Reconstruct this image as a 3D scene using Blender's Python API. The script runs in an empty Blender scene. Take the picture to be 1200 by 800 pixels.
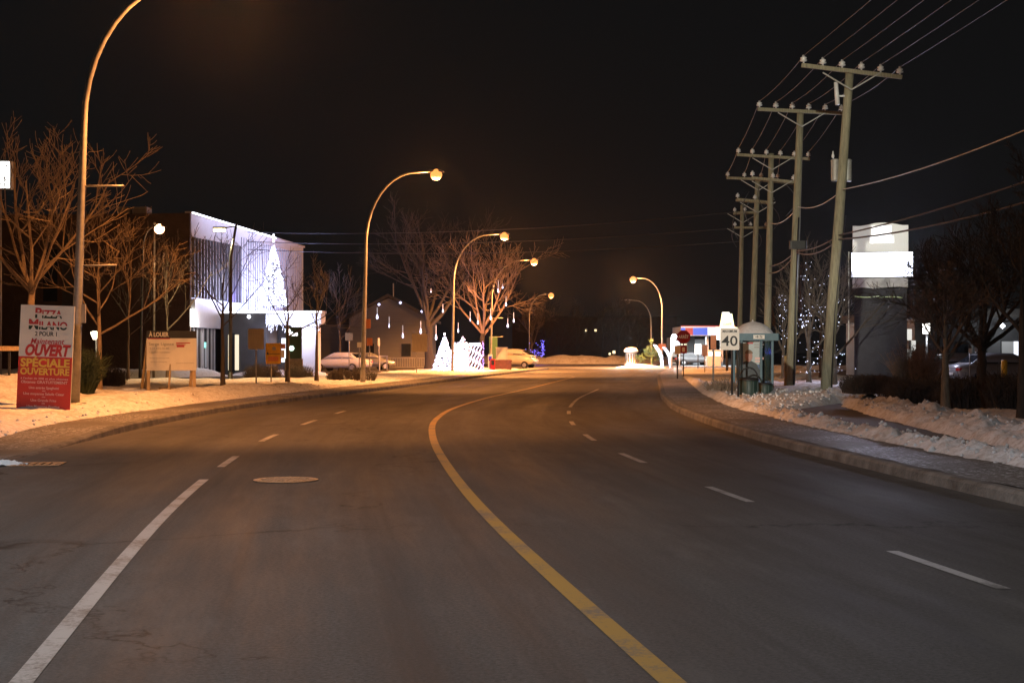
import bpy, math, random
import numpy as np
from mathutils import Vector, Matrix, noise, Quaternion
R = math.radians
PI = math.pi
scene = bpy.context.scene
COL = scene.collection
F = 1667.0                      # photo focal length in photo pixels (50 mm)
EYE = 1.5
def X(px, d): return (px - 600.0) * d / F
def Z(py, d): return EYE + (412.0 - py) * d / F

# ------------------------------------------------------------------ materials
def _nodes(name):
    m = bpy.data.materials.new(name); m.use_nodes = True
    nt = m.node_tree
    return m, nt, nt.nodes['Principled BSDF']
def pbr(name, col, rough=0.7, metal=0.0, var=0.25, scale=3.0, bump=0.0, bscale=40.0, spec=0.5, stretch=None, col2=None, detail=6):
    m, nt, b = _nodes(name)
    N, L = nt.nodes, nt.links
    tc = N.new('ShaderNodeTexCoord'); mp = N.new('ShaderNodeMapping')
    L.new(tc.outputs['Object'], mp.inputs[0])
    if stretch: mp.inputs['Scale'].default_value = stretch
    nz = N.new('ShaderNodeTexNoise'); nz.inputs['Scale'].default_value = scale; nz.inputs['Detail'].default_value = detail
    nz.inputs['Roughness'].default_value = 0.65
    L.new(mp.outputs[0], nz.inputs[0])
    rp = N.new('ShaderNodeValToRGB')
    lo = [c * (1 - var) for c in col]; hi = [min(1, c * (1 + var)) for c in (col2 or col)]
    rp.color_ramp.elements[0].position = 0.3; rp.color_ramp.elements[1].position = 0.7
    rp.color_ramp.elements[0].color = (*lo, 1); rp.color_ramp.elements[1].color = (*hi, 1)
    L.new(nz.outputs[0], rp.inputs[0]); L.new(rp.outputs[0], b.inputs['Base Color'])
    b.inputs['Roughness'].default_value = rough; b.inputs['Metallic'].default_value = metal
    b.inputs['Specular IOR Level'].default_value = spec
    if bump:
        n2 = N.new('ShaderNodeTexNoise'); n2.inputs['Scale'].default_value = bscale; n2.inputs['Detail'].default_value = 5
        L.new(mp.outputs[0], n2.inputs[0])
        bp = N.new('ShaderNodeBump'); bp.inputs['Strength'].default_value = bump; bp.inputs['Distance'].default_value = 0.05
        L.new(n2.outputs[0], bp.inputs['Height']); L.new(bp.outputs[0], b.inputs['Normal'])
    return m
def emit(name, col, strength, sample=False, base=(.5, .5, .5)):
    m, nt, b = _nodes(name)
    b.inputs['Base Color'].default_value = (*base, 1)
    b.inputs['Emission Color'].default_value = (*col, 1); b.inputs['Emission Strength'].default_value = strength
    b.inputs['Roughness'].default_value = 0.4
    m.cycles.emission_sampling = 'AUTO' if sample else 'NONE'
    return m
def glassm(name, tint=(.6, .7, .75), alpha=.35):
    m, nt, b = _nodes(name)
    N, L = nt.nodes, nt.links
    t = N.new('ShaderNodeBsdfTransparent'); t.inputs[0].default_value = (*tint, 1)
    g = N.new('ShaderNodeBsdfGlossy'); g.inputs['Roughness'].default_value = .05; g.inputs['Color'].default_value = (.9, .9, .9, 1)
    mx = N.new('ShaderNodeMixShader'); mx.inputs[0].default_value = alpha * .15
    L.new(t.outputs[0], mx.inputs[1]); L.new(g.outputs[0], mx.inputs[2])
    L.new(mx.outputs[0], N['Material Output'].inputs['Surface'])
    return m

def ramp(nt, src, stops):
    r = nt.nodes.new('ShaderNodeValToRGB'); e = r.color_ramp.elements
    while len(e) < len(stops): e.new(0.5)
    for i, (p, c) in enumerate(stops):
        e[i].position = p; e[i].color = (*c, 1) if isinstance(c, tuple) else (c, c, c, 1)
    nt.links.new(src, r.inputs[0]); return r.outputs[0]
def noisetex(nt, vec, scale, detail=6, rough=.6, sc=None):
    n = nt.nodes.new('ShaderNodeTexNoise'); n.inputs['Scale'].default_value = scale
    n.inputs['Detail'].default_value = detail; n.inputs['Roughness'].default_value = rough
    if sc:
        mp = nt.nodes.new('ShaderNodeMapping'); mp.inputs['Scale'].default_value = sc
        nt.links.new(vec, mp.inputs[0]); vec = mp.outputs[0]
    nt.links.new(vec, n.inputs[0]); return n.outputs[0]
def mix(nt, fac, a, b, mode='MIX'):
    m = nt.nodes.new('ShaderNodeMix'); m.data_type = 'RGBA'; m.blend_type = mode
    for i, v in ((0, fac), (6, a), (7, b)):
        if hasattr(v, 'links') or isinstance(v, bpy.types.NodeSocket): nt.links.new(v, m.inputs[i])
        elif isinstance(v, tuple): m.inputs[i].default_value = (*v, 1)
        else: m.inputs[i].default_value = v
    return m.outputs[2]

def asphalt(name, dark=(.046, .044, .043), light=(.066, .064, .063), rough=.70):
    m, nt, b = _nodes(name)
    tc = nt.nodes.new('ShaderNodeTexCoord'); uv = tc.outputs['UV']; ob = tc.outputs['Object']
    big = noisetex(nt, ob, .22, 5, .6)
    st = noisetex(nt, uv, 1.0, 6, .7, (1.1, .09, 1))            # worn wheel tracks along the road
    st2 = noisetex(nt, uv, 1.0, 5, .6, (4, .35, 1))
    fine = noisetex(nt, ob, 38, 5, .8)
    c0 = ramp(nt, st, [(.32, dark), (.68, light)])
    c1 = mix(nt, .5, c0, ramp(nt, big, [(.3, (.036, .034, .032)), (.7, (.078, .073, .068))]))
    c2 = mix(nt, .25, c1, ramp(nt, st2, [(.35, dark), (.65, light)]))
    # darker wheel paths, pale salt between
    sp = ramp(nt, fine, [(.36, .62), (.66, 1.38)])
    c3 = mix(nt, 1.0, c2, sp, 'MULTIPLY')
    # thin cracks
    vo = nt.nodes.new('ShaderNodeTexVoronoi'); vo.feature = 'DISTANCE_TO_EDGE'; vo.inputs['Scale'].default_value = .13
    dn = noisetex(nt, ob, 1.3, 4); wv = nt.nodes.new('ShaderNodeVectorMath'); wv.operation = 'MULTIPLY_ADD'
    nt.links.new(dn, wv.inputs[0]); wv.inputs[1].default_value = (2, 2, 0); nt.links.new(ob, wv.inputs[2])
    nt.links.new(wv.outputs[0], vo.inputs['Vector'])
    cr = ramp(nt, vo.outputs['Distance'], [(.0, .9), (.0055, 0.0)])
    gate = ramp(nt, noisetex(nt, ob, .35, 3), [(.42, 0.0), (.55, 1.0)])
    crk = mix(nt, 1.0, cr, gate, 'MULTIPLY')
    spots = ramp(nt, noisetex(nt, ob, 2.6, 5, .7), [(.66, 0.0), (.72, .55)])
    salt = ramp(nt, noisetex(nt, uv, 1.0, 7, .75, (.9, .22, 1)), [(.52, 0.0), (.75, .55)])
    c3 = mix(nt, salt, c3, (.115, .11, .105)); c3 = mix(nt, spots, c3, (.022, .021, .02))
    ty = ramp(nt, noisetex(nt, uv, 1.0, 4, .6, (2.2, .028, 1)), [(.56, 0.0), (.66, .45)]); c3 = mix(nt, ty, c3, (.03, .028, .027))
    su = nt.nodes.new('ShaderNodeSeparateXYZ'); nt.links.new(uv, su.inputs[0])
    def mth(op, a, b_=None):
        n = nt.nodes.new('ShaderNodeMath'); n.operation = op
        for i, v in enumerate((a, b_)):
            if v is None: continue
            if isinstance(v, bpy.types.NodeSocket): nt.links.new(v, n.inputs[i])
            else: n.inputs[i].default_value = v
        return n.outputs[0]
    wob = mth('MULTIPLY', mth('SUBTRACT', noisetex(nt, ob, .12, 2), .5), 1.6)
    trk = mth('ADD', mth('MULTIPLY', mth('SINE', mth('MULTIPLY', mth('ADD', su.outputs[0], wob), 4.25)), .5), .5)   # worn wheel paths
    tf = mix(nt, 1.0, ramp(nt, trk, [(.45, 0.0), (1.0, .42)]), ramp(nt, noisetex(nt, uv, 1.0, 4, .6, (.5, .06, 1)), [(.35, .2), (.65, 1.0)]), 'MULTIPLY')
    c3 = mix(nt, tf, c3, (.034, .032, .031))
    grit = nt.nodes.new('ShaderNodeMapRange'); grit.inputs[1].default_value = 5.9; grit.inputs[2].default_value = 7.2
    nt.links.new(mth('ADD', mth('ABSOLUTE', su.outputs[0]), mth('MULTIPLY', noisetex(nt, ob, 2.2, 7, .8), 2.2)), grit.inputs[0])
    c3 = mix(nt, mth('MULTIPLY', grit.outputs[0], .6), c3, (.15, .145, .14))
    c4 = mix(nt, crk, c3, (.012, .012, .012))
    nt.links.new(c4, b.inputs['Base Color']); b.inputs['Specular IOR Level'].default_value = .12
    nt.links.new(ramp(nt, st, [(.3, rough - .14), (.7, rough + .12)]), b.inputs['Roughness'])
    bp = nt.nodes.new('ShaderNodeBump'); bp.inputs['Strength'].default_value = .25; bp.inputs['Distance'].default_value = .01
    nt.links.new(fine, bp.inputs['Height']); nt.links.new(bp.outputs[0], b.inputs['Normal'])
    return m
def snowm(name, dirt=.45, clean=(.74, .75, .78), dirtc=(.30, .26, .22), scale=.9, bump=.6):
    m, nt, b = _nodes(name)
    tc = nt.nodes.new('ShaderNodeTexCoord'); ob = tc.outputs['Object']
    n1 = noisetex(nt, ob, scale, 7, .7); n2 = noisetex(nt, ob, 9, 6, .7)
    c = mix(nt, ramp(nt, n1, [(dirt - .1, 1.0), (dirt + .18, 0.0)]), clean, dirtc)
    c = mix(nt, ramp(nt, n2, [(.36, .55), (.56, 0.0)]), c, dirtc)
    nt.links.new(c, b.inputs['Base Color']); b.inputs['Roughness'].default_value = .75
    bp = nt.nodes.new('ShaderNodeBump'); bp.inputs['Strength'].default_value = bump; bp.inputs['Distance'].default_value = .06
    nt.links.new(n2, bp.inputs['Height']); nt.links.new(bp.outputs[0], b.inputs['Normal'])
    return m
def icy_concrete(name):
    m, nt, b = _nodes(name)
    ob = nt.nodes.new('ShaderNodeTexCoord').outputs['Object']
    n1 = noisetex(nt, ob, 1.2, 6, .7); n2 = noisetex(nt, ob, 14, 6, .75)
    c = ramp(nt, n1, [(.3, (.075, .068, .06)), (.7, (.15, .135, .12))])
    fl = mix(nt, 1.0, ramp(nt, n2, [(.52, 0.0), (.60, 1.0)]), ramp(nt, noisetex(nt, ob, .45, 4), [(.42, 0.0), (.60, 1.0)]), 'MULTIPLY')
    c = mix(nt, fl, c, (.6, .62, .66))
    nt.links.new(c, b.inputs['Base Color'])
    nt.links.new(ramp(nt, fl, [(0, .6), (1, .3)]), b.inputs['Roughness'])
    bp = nt.nodes.new('ShaderNodeBump'); bp.inputs['Strength'].default_value = .35; bp.inputs['Distance'].default_value = .02
    nt.links.new(n2, bp.inputs['Height']); nt.links.new(bp.outputs[0], b.inputs['Normal'])
    return m
def paintm(name, col, wear=.5):
    m, nt, b = _nodes(name)
    ob = nt.nodes.new('ShaderNodeTexCoord').outputs['Object']
    n = noisetex(nt, ob, 26, 6, .8); n1 = noisetex(nt, ob, 1.5, 4, .6)
    f = mix(nt, .5, n, n1)
    c = mix(nt, ramp(nt, f, [(wear - .05, 0.0), (wear + .05, 1.0)]), (.09, .085, .078), col)
    nt.links.new(c, b.inputs['Base Color']); b.inputs['Roughness'].default_value = .6
    return m

M = {}
M['asphalt'] = asphalt('asphalt'); M['asphalt_dark'] = asphalt('asphalt_dark', (.025, .024, .023), (.05, .047, .044), .85)
M['snow'] = snowm('snow', .33); M['snow_dirty'] = snowm('snow_dirty', .55, (.62, .6, .58), (.2, .17, .14), 1.6, .9)
M['snow_clean'] = snowm('snow_clean', .30, (.8, .82, .86), (.55, .55, .55), .8, .5)
M['ground'] = snowm('ground_mix', .62, (.45, .45, .46), (.07, .066, .06), .15, .3)
M['walk'] = icy_concrete('icy_concrete')
M['kerb'] = pbr('kerb_concrete', (.125, .118, .108), .8, var=.6, scale=2.5, bump=.4, bscale=30)
M['yellow_paint'] = paintm('yellow_paint', (.26, .155, .035), .455)
M['white_paint'] = paintm('white_paint', (.26, .25, .24), .47)
M['iron'] = pbr('cast_iron', (.42, .27, .16), .5, .3, .5, 30, .5, 60)
M['galv'] = pbr('galvanised_pole', (.29, .285, .27), .5, .3, .22, 6)
M['dark_metal'] = pbr('dark_metal', (.03, .03, .032), .5, .3, .3, 8)
M['black'] = pbr('black_plastic', (.015, .015, .016), .5, 0, .3, 5)
M['wood_pole'] = pbr('weathered_pole_wood', (.23, .215, .15), .85, 0, .4, 3, .5, 25, stretch=(8, 8, .6))
M['new_wood'] = pbr('pale_lumber', (.55, .40, .22), .75, 0, .22, 5, .2, 30, stretch=(6, 6, 1))
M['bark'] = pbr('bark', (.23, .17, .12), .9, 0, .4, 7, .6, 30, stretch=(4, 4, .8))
M['bark_unlit'] = pbr('bark_unlit', (.036, .031, .026), .9, 0, .4, 7, .6, 30, stretch=(4, 4, .8))  # bark copy darkened in colour so these trees look unlit
M['bark_lit'] = pbr('bark_lit', (.15, .13, .10), .9, 0, .4, 7, .6, 30, stretch=(4, 4, .8))  # paler bark copy, standing for lamp light on one trunk
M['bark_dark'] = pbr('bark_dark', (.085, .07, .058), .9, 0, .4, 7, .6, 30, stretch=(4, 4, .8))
M['white_sign'] = pbr('white_sign_board', (.72, .70, .64), .55, 0, .08, 2)
M['red_sign'] = pbr('red_print', (.50, .035, .025), .5, 0, .12, 2)
M['red_ink'] = pbr('red_ink', (.45, .03, .03), .5, 0, .1, 2)
M['black_ink'] = pbr('black_ink', (.02, .02, .02), .5, 0, .1, 2)
M['green_ink'] = pbr('dark_green_ink', (.015, .05, .025), .5, 0, .1, 2)
M['grey_ink'] = pbr('grey_ink', (.33, .32, .30), .5, 0, .1, 2)
M['yellow_ink'] = pbr('yellow_ink', (.75, .5, .08), .5, 0, .1, 2)
M['pink_ink'] = pbr('pale_pink_ink', (.75, .5, .45), .5, 0, .1, 2)
M['sign_back'] = pbr('bare_aluminium', (.42, .36, .26), .5, .3, .2, 4, stretch=(8, 1, .5))
M['yellow_sign'] = pbr('yellow_sign', (.72, .40, .03), .5, 0, .15, 4)
M['orange_sign'] = pbr('orange_sign', (.62, .2, .07), .5, 0, .12, 4)
M['stop_red'] = pbr('reflective_red', (.26, .008, .01), .6, 0, .1, 4, spec=.15)
M['brown_brick'] = pbr('brown_brick', (.085, .052, .036), .85, 0, .25, 1.2, .4, 8)
M['white_panel'] = pbr('white_metal_panel', (.62, .62, .64), .45, .1, .08, .5)
M['pale_joint'] = pbr('pale_joint', (.42, .42, .44), .5, .1, .1, 2)
M['fin'] = pbr('dark_facade_fin', (.16, .15, .16), .5, .2, .15, 2)
M['charcoal'] = pbr('charcoal_cladding', (.055, .055, .058), .6, 0, .18, 1.5)
M['grey_siding'] = pbr('grey_siding', (.15, .15, .155), .75, 0, .12, 1.0, stretch=(.3, .3, 9))
M['roof_dark'] = pbr('dark_shingle', (.06, .055, .05), .9, 0, .3, 4, .4, 20)
M['stone'] = pbr('grey_brown_stone', (.26, .22, .18), .85, 0, .4, 6, .6, 14)
M['dark_stone'] = pbr('dark_sign_cladding', (.028, .028, .034), .75, 0, .35, 2.0, .3, 12)
M['green_sign'] = pbr('dark_green_sign', (.035, .085, .035), .4, 0, .15, 1.5)
M['glass'] = glassm('clear_glass'); M['glass_dark'] = pbr('dark_glass', (.02, .024, .03), .08, 0, .3, 1)
M['shelter_blue'] = pbr('teal_blue_paint', (.065, .125, .155), .45, .1, .15, 4)
M['trash_green'] = pbr('dark_green_bin', (.02, .042, .035), .5, 0, .25, 5)
M['car_white'] = pbr('white_car_paint', (.62, .62, .63), .3, 0, .06, 2)
M['car_silver'] = pbr('silver_car_paint', (.36, .37, .39), .3, .4, .06, 2)
M['van_cream'] = pbr('van_paint', (.36, .34, .32), .35, 0, .1, 2)
M['tyre'] = pbr('tyre_rubber', (.02, .02, .02), .8, 0, .3, 10)
M['rim'] = pbr('wheel_rim', (.45, .45, .46), .35, .8, .1, 10)
M['tail_red'] = pbr('tail_lamp_red', (.45, .02, .02), .25, 0, .1, 5)
M['porcelain'] = pbr('grey_porcelain', (.55, .56, .58), .25, 0, .1, 10)
M['wire'] = pbr('cable_sheath', (.045, .045, .05), .5, .3, .2, 10)
M['hedge'] = pbr('bare_hedge_twigs', (.035, .028, .024), .9, 0, .4, 6)
M['pale_evergreen'] = pbr('pale_green_needles', (.10, .16, .06), .9, 0, .4, 6)
M['evergreen'] = pbr('dark_evergreen', (.03, .05, .025), .9, 0, .4, 6)
M['crate'] = pbr('grey_planks', (.20, .16, .11), .85, 0, .35, 5, .3, 20)
M['planter'] = pbr('brown_planter', (.10, .035, .03), .7, 0, .3, 4)
M['cabinet'] = pbr('grey_cabinet', (.42, .42, .40), .5, .1, .1, 3)
M['yellow_post'] = pbr('yellow_bollard_paint', (.75, .50, .03), .5, 0, .1, 3)
M['skin_print'] = pbr('printed_skin_tone', (.42, .22, .17), .5, 0, .12, 5)
M['blue_print'] = pbr('printed_blue', (.07, .13, .26), .5, 0, .15, 5)
M['pale_print'] = pbr('printed_pale_blue', (.42, .50, .50), .5, 0, .08, 5)
M['dark_print'] = pbr('printed_dark_jacket', (.035, .045, .05), .5, 0, .2, 5)
M['blue_canopy'] = pbr('blue_canopy', (.05, .10, .45), .4, 0, .1, 3)
# light givers
M['sodium_lens'] = emit('sodium_lens', (1, .37, .08), 1.4)
M['led_lens'] = emit('warm_led_lens', (1, .80, .36), 18)
M['pink_lens'] = emit('small_sodium_lens', (1, .5, .25), 14)
M['bulb'] = emit('white_fairy_bulb', (.66, .72, 1), 3.0)
M['bulb_soft'] = emit('dim_fairy_bulb', (.80, .86, 1), .9)
M['bulb_blue'] = emit('blue_fairy_bulb', (.16, .14, 1), 2.6)
M['bulb_green'] = emit('green_garland_bulb', (.45, .6, .1), .6)
M['led_strip'] = emit('white_led_strip', (.88, .90, 1), 6)
M['screen'] = emit('led_screen', (.80, .83, 1), 5, True)
M['header'] = emit('lit_sign_header', (.92, .92, .86), .34, True)
M['header_logo'] = emit('lit_header_logo', (1, 1, 1), 1.6)
M['white_box'] = emit('lit_white_sign', (1, .97, .9), 3.5)
M['lampshade'] = emit('lit_yellow_sign', (1, .97, .55), 2.0)
M['window_warm'] = emit('lit_window_warm', (1, .85, .55), .9)
M['window_white'] = emit('lit_window_white', (.85, .9, 1), 1.6)
M['window_dim'] = emit('dim_window', (.55, .6, .7), .16)
M['canopy_white'] = emit('lit_canopy_white', (.85, .9, 1), 1.1, base=(.1, .1, .1))
M['canopy_blue'] = emit('lit_canopy_blue', (.10, .20, 1), .8, base=(.02, .03, .1))
M['canopy_red'] = emit('lit_canopy_red', (1, .10, .08), .5, base=(.1, .02, .02))
M['lit_text'] = emit('lit_letters', (1, 1, 1), 3)
M['red_text'] = emit('lit_red_letters', (.9, .12, .05), .7)
M['exit_teal'] = emit('lit_teal_sign', (.2, 1, .8), 1.5)

# ------------------------------------------------------------------ mesh helper
class MB:
    def __init__(s): s.v = []; s.f = []; s.mi = []; s.m = 0
    def add(s, vs, fs):
        b = len(s.v); s.v += [tuple(v) for v in vs]; s.f += [tuple(b + i for i in f) for f in fs]; s.mi += [s.m] * len(fs); return s
    def box(s, x0, x1, y0, y1, z0, z1):
        return s.add([(x0,y0,z0),(x1,y0,z0),(x1,y1,z0),(x0,y1,z0),(x0,y0,z1),(x1,y0,z1),(x1,y1,z1),(x0,y1,z1)],
                     [(0,3,2,1),(4,5,6,7),(0,1,5,4),(1,2,6,5),(2,3,7,6),(3,0,4,7)])
    def rbox(s, x0, x1, y0, y1, z0, z1, r):             # box with rounded vertical edges
        out = []
        for cx, cy, a0 in ((x1-r, y1-r, 0), (x0+r, y1-r, 90), (x0+r, y0+r, 180), (x1-r, y0+r, 270)):
            for k in range(4): a = R(a0 + 30*k); out.append((cx + r*math.cos(a), cy + r*math.sin(a)))
        return s.prism(out, z0, z1)
    def prism(s, pts, z0, z1):
        n = len(pts)
        return s.add([(p[0], p[1], z0) for p in pts] + [(p[0], p[1], z1) for p in pts],
                     [tuple(range(n))[::-1], tuple(range(n, 2*n))] + [(i, (i+1) % n, n + (i+1) % n, n + i) for i in range(n)])
    def plate(s, pts, y0, y1):                          # outline in XZ, thickness in Y (y0 front)
        n = len(pts)
        return s.add([(p[0], y0, p[1]) for p in pts] + [(p[0], y1, p[1]) for p in pts],
                     [tuple(range(n)), tuple(range(n, 2*n))[::-1]] + [(i, n + i, n + (i+1) % n, (i+1) % n) for i in range(n)])
    def side(s, pts, x0, x1):                           # outline in YZ extruded along X
        n = len(pts)
        return s.add([(x0, p[0], p[1]) for p in pts] + [(x1, p[0], p[1]) for p in pts],
                     [tuple(range(n))[::-1], tuple(range(n, 2*n))] + [(i, (i+1) % n, n + (i+1) % n, n + i) for i in range(n)])
    def bar(s, a, b, w, h=None):                        # square bar between two points
        a, b = Vector(a), Vector(b); d = (b - a).normalized(); h = h or w
        u = d.cross(Vector((0, 0, 1)));  u = u.normalized() if u.length > 1e-3 else Vector((1, 0, 0)); n = d.cross(u)
        vs = [p + u*su*w/2 + n*sn*h/2 for p in (a, b) for su, sn in ((-1,-1),(1,-1),(1,1),(-1,1))]
        return s.add(vs, [(3,2,1,0),(4,5,6,7),(0,1,5,4),(1,2,6,5),(2,3,7,6),(3,0,4,7)])
    def tube(s, pts, rad, n=8, cap=True):
        pts = [Vector(p) for p in pts]
        if not hasattr(rad, '__len__'): rad = [rad] * len(pts)
        u = None; vs = []
        for i, p in enumerate(pts):
            d = (pts[min(i+1, len(pts)-1)] - pts[max(i-1, 0)])
            d = d.normalized() if d.length > 1e-9 else Vector((0,0,1))
            if u is None:
                u = d.cross(Vector((0, 1, 0)) if abs(d.y) < .9 else Vector((1, 0, 0))).normalized()
            else:
                u = (u - d * u.dot(d)); u = u.normalized() if u.length > 1e-6 else d.orthogonal().normalized()
            w = d.cross(u)
            for k in range(n):
                a = 2*PI*k/n; vs.append(p + (u*math.cos(a) + w*math.sin(a)) * rad[i])
        fs = [(i*n+k, i*n+(k+1) % n, (i+1)*n+(k+1) % n, (i+1)*n+k) for i in range(len(pts)-1) for k in range(n)]
        if cap: fs += [tuple(range(n))[::-1], tuple(range((len(pts)-1)*n, len(pts)*n))]
        return s.add(vs, fs)
    def lathe(s, prof, c=(0,0,0), n=16, sx=1, sy=1):
        vs = []
        for r, z in prof:
            for k in range(n): a = 2*PI*k/n; vs.append((c[0]+r*math.cos(a)*sx, c[1]+r*math.sin(a)*sy, c[2]+z))
        fs = [(i*n+k, i*n+(k+1) % n, (i+1)*n+(k+1) % n, (i+1)*n+k) for i in range(len(prof)-1) for k in range(n)]
        fs += [tuple(range(n))[::-1], tuple(range((len(prof)-1)*n, len(prof)*n))]
        return s.add(vs, fs)
    def ball(s, c, r, n=6, sz=1.0, jit=0, rng=None):
        prof = [(max(.02, math.sin(PI*i/(n))) * r, -math.cos(PI*i/n) * r * sz) for i in range(n+1)]
        b = len(s.v); s.lathe(prof, c, n+2)
        if jit: s.v[b:] = [tuple(x + rng.uniform(-jit, jit)*r for x in v) for v in s.v[b:]]
        return s
    def octa(s, c, r):
        x, y, z = c
        return s.add([(x+r,y,z),(x-r,y,z),(x,y+r,z),(x,y-r,z),(x,y,z+r),(x,y,z-r)],
                     [(0,2,4),(2,1,4),(1,3,4),(3,0,4),(2,0,5),(1,2,5),(3,1,5),(0,3,5)])
    def build(s, name, mats, parent=None, smooth=False, loc=None, label=None):
        me = bpy.data.meshes.new(name); me.from_pydata(s.v, [], s.f)
        for m in (mats if isinstance(mats, (list, tuple)) else [mats]): me.materials.append(M[m] if isinstance(m, str) else m)
        if len(me.materials) > 1: me.polygons.foreach_set('material_index', s.mi)
        if smooth:
            me.polygons.foreach_set('use_smooth', [True] * len(me.polygons))
        me.update()
        o = bpy.data.objects.new(name, me); COL.objects.link(o)
        if parent: o.parent = parent
        if loc: o.location = loc
        if label: o['label'] = label
        return o
def tag(o, label, cat, group=None, kind=None):
    o['label'] = label; o['category'] = cat
    if group: o['group'] = group
    if kind: o['kind'] = kind
    return o
def thing(name, label, cat, loc=(0,0,0), rz=0, group=None):
    o = bpy.data.objects.new(name, None); COL.objects.link(o); o.empty_display_size = .2
    o.location = loc; o.rotation_euler = (0, 0, rz); return tag(o, label, cat, group)
def struct(o, label=None, kind='structure'):
    o['kind'] = kind
    if label: o['label'] = label
    return o
def dup(root, loc=None, rz=None, label=None, group=None):
    def cp(o, p):
        c = o.copy(); COL.objects.link(c)
        if p: c.parent = p
        for ch in list(o.children): cp(ch, c)
        return c
    r = cp(root, None)
    if loc: r.location = loc
    if rz is not None: r.rotation_euler = (0, 0, rz)
    if label: r['label'] = label
    if group: r['group'] = group
    return r
def text(s, size, mat, parent, loc, name='lettering', bold=0.0, shear=0.0, align='CENTER', sx=1.0, facing=-1, width=None, depth=.004):
    cu = bpy.data.curves.new('t', 'FONT'); cu.body = s; cu.size = size; cu.align_x = align; cu.align_y = 'CENTER'
    cu.offset = bold * size; cu.shear = shear; cu.extrude = depth / 2; cu.resolution_u = 3
    to = bpy.data.objects.new('t', cu); COL.objects.link(to)
    bpy.context.view_layer.update()
    me = bpy.data.meshes.new_from_object(to.evaluated_get(bpy.context.evaluated_depsgraph_get()))
    bpy.data.objects.remove(to); bpy.data.curves.remove(cu)
    me.materials.clear(); me.materials.append(M[mat] if isinstance(mat, str) else mat)
    if width:
        xs = [v.co.x for v in me.vertices]; sx = width / max(1e-6, max(xs) - min(xs))
    me.transform(Matrix.Diagonal((sx, 1, 1, 1)))
    me.transform(Matrix.Rotation(R(90), 4, 'X'))
    o = bpy.data.objects.new(name, me); COL.objects.link(o); o.parent = parent; o.location = loc
    return o
def lamp(kind, name, loc, power, col, parent=None, rad=.15, size=None, blend=.6, rot=None, spread=None, sy=None):
    l = bpy.data.lights.new(name, kind); l.energy = power; l.color = col
    if kind == 'AREA':
        l.size = rad
        if sy: l.shape = 'RECTANGLE'; l.size_y = sy
        if spread: l.spread = R(spread)
    else: l.shadow_soft_size = rad
    if kind == 'SPOT': l.spot_size = R(size or 160); l.spot_blend = blend
    o = bpy.data.objects.new(name, l); COL.objects.link(o); o.location = loc
    if rot: o.rotation_euler = rot
    if parent: o.parent = parent
    return o
# ------------------------------------------------------------------ the street: curves in metres (Y = distance ahead, X = sideways)
_Y = np.arange(-16, 140, .25)
def curve(pts, sm=3.0):
    p = np.array(pts); y = np.interp(_Y, p[:, 0], p[:, 1])
    k = np.arange(-24, 25) * .25; w = np.exp(-(k / sm) ** 2); w /= w.sum()
    yp = np.concatenate([y[0] + (y[1]-y[0]) * np.arange(-24, 0), y, y[-1] + (y[-1]-y[-2]) * np.arange(1, 25)])
    y = np.convolve(yp, w, 'valid')
    return lambda t: float(np.interp(t, _Y, y))
centre = curve([(-16, 4.3), (0, 1.7), (6.44, .73), (9.7, .233), (12.3, -.15), (16.3, -.62), (23.1, -1.28), (30.1, -1.72), (36.8, -1.66), (45.5, -.92), (58, .7), (66, 1.6), (80, 3.2), (100, 5.6), (125, 9), (140, 11)])
offL = curve([(-16, -6.1), (0, -6.1), (18.8, -5.95), (26, -5.75), (33, -5.55), (49, -5.4), (140, -5.2)])
offR = curve([(-16, 5.2), (0, 5.2), (13.7, 5.27), (20.3, 5.37), (24.8, 5.5), (31, 5.75), (42, 5.75), (58, 5.3), (90, 4.8), (140, 4.8)])
laneR = curve([(-16, 2.8), (14, 2.76), (20, 2.66), (24, 2.68), (29, 2.9), (36, 3.1), (56, 2.9), (140, 2.6)])
laneL = curve([(-16, -2.95), (6.5, -2.95), (16.7, -2.98), (25, -2.9), (30, -2.6), (40, -2.6), (140, -2.6)])
kerbL = lambda y: centre(y) + offL(y)
kerbR = lambda y: centre(y) + offR(y)
SW = 1.3
def sstep(a, b, x):
    t = min(1, max(0, (x - a) / (b - a))); return t * t * (3 - 2 * t)
def gauss(x, m, s): return math.exp(-((x - m) / s) ** 2)
def fbm(x, y, z, o=4): return noise.fractal(Vector((x, y, z)), 1.0, 2.0, o)

def ribbon(name, mat, f0, f1, y0, y1, z, step=.5, cols=1, zf=None):
    n = int((y1 - y0) / step) + 1; vs = []; uv = []; fs = []
    for i in range(n + 1):
        y = y0 + (y1 - y0) * i / n; a, b = f0(y), f1(y)
        for j in range(cols + 1):
            x = a + (b - a) * j / cols
            vs.append((x, y, zf(x, y) if zf else z)); uv.append((x - centre(y), y))
    for i in range(n):
        for j in range(cols):
            p = i * (cols + 1) + j; fs.append((p, p + 1, p + cols + 2, p + cols + 1))
    me = bpy.data.meshes.new(name); me.from_pydata(vs, [], fs)
    ul = me.uv_layers.new(name='UVMap')
    for l in me.loops: ul.data[l.index].uv = uv[l.vertex_index]
    me.materials.append(M[mat]); o = bpy.data.objects.new(name, me); COL.objects.link(o)
    return o
ROAD_END = 124
struct(MB().add([(-900,-300,-.05),(900,-300,-.05),(900,1500,-.05),(-900,1500,-.05)], [(0,1,2,3)]).build('ground', 'ground'))
struct(ribbon('road', 'asphalt', lambda y: kerbL(y) - .05, lambda y: kerbR(y) + .05, -14, ROAD_END + 2, 0, .5, 10), 'four lane asphalt road curving away')
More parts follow.
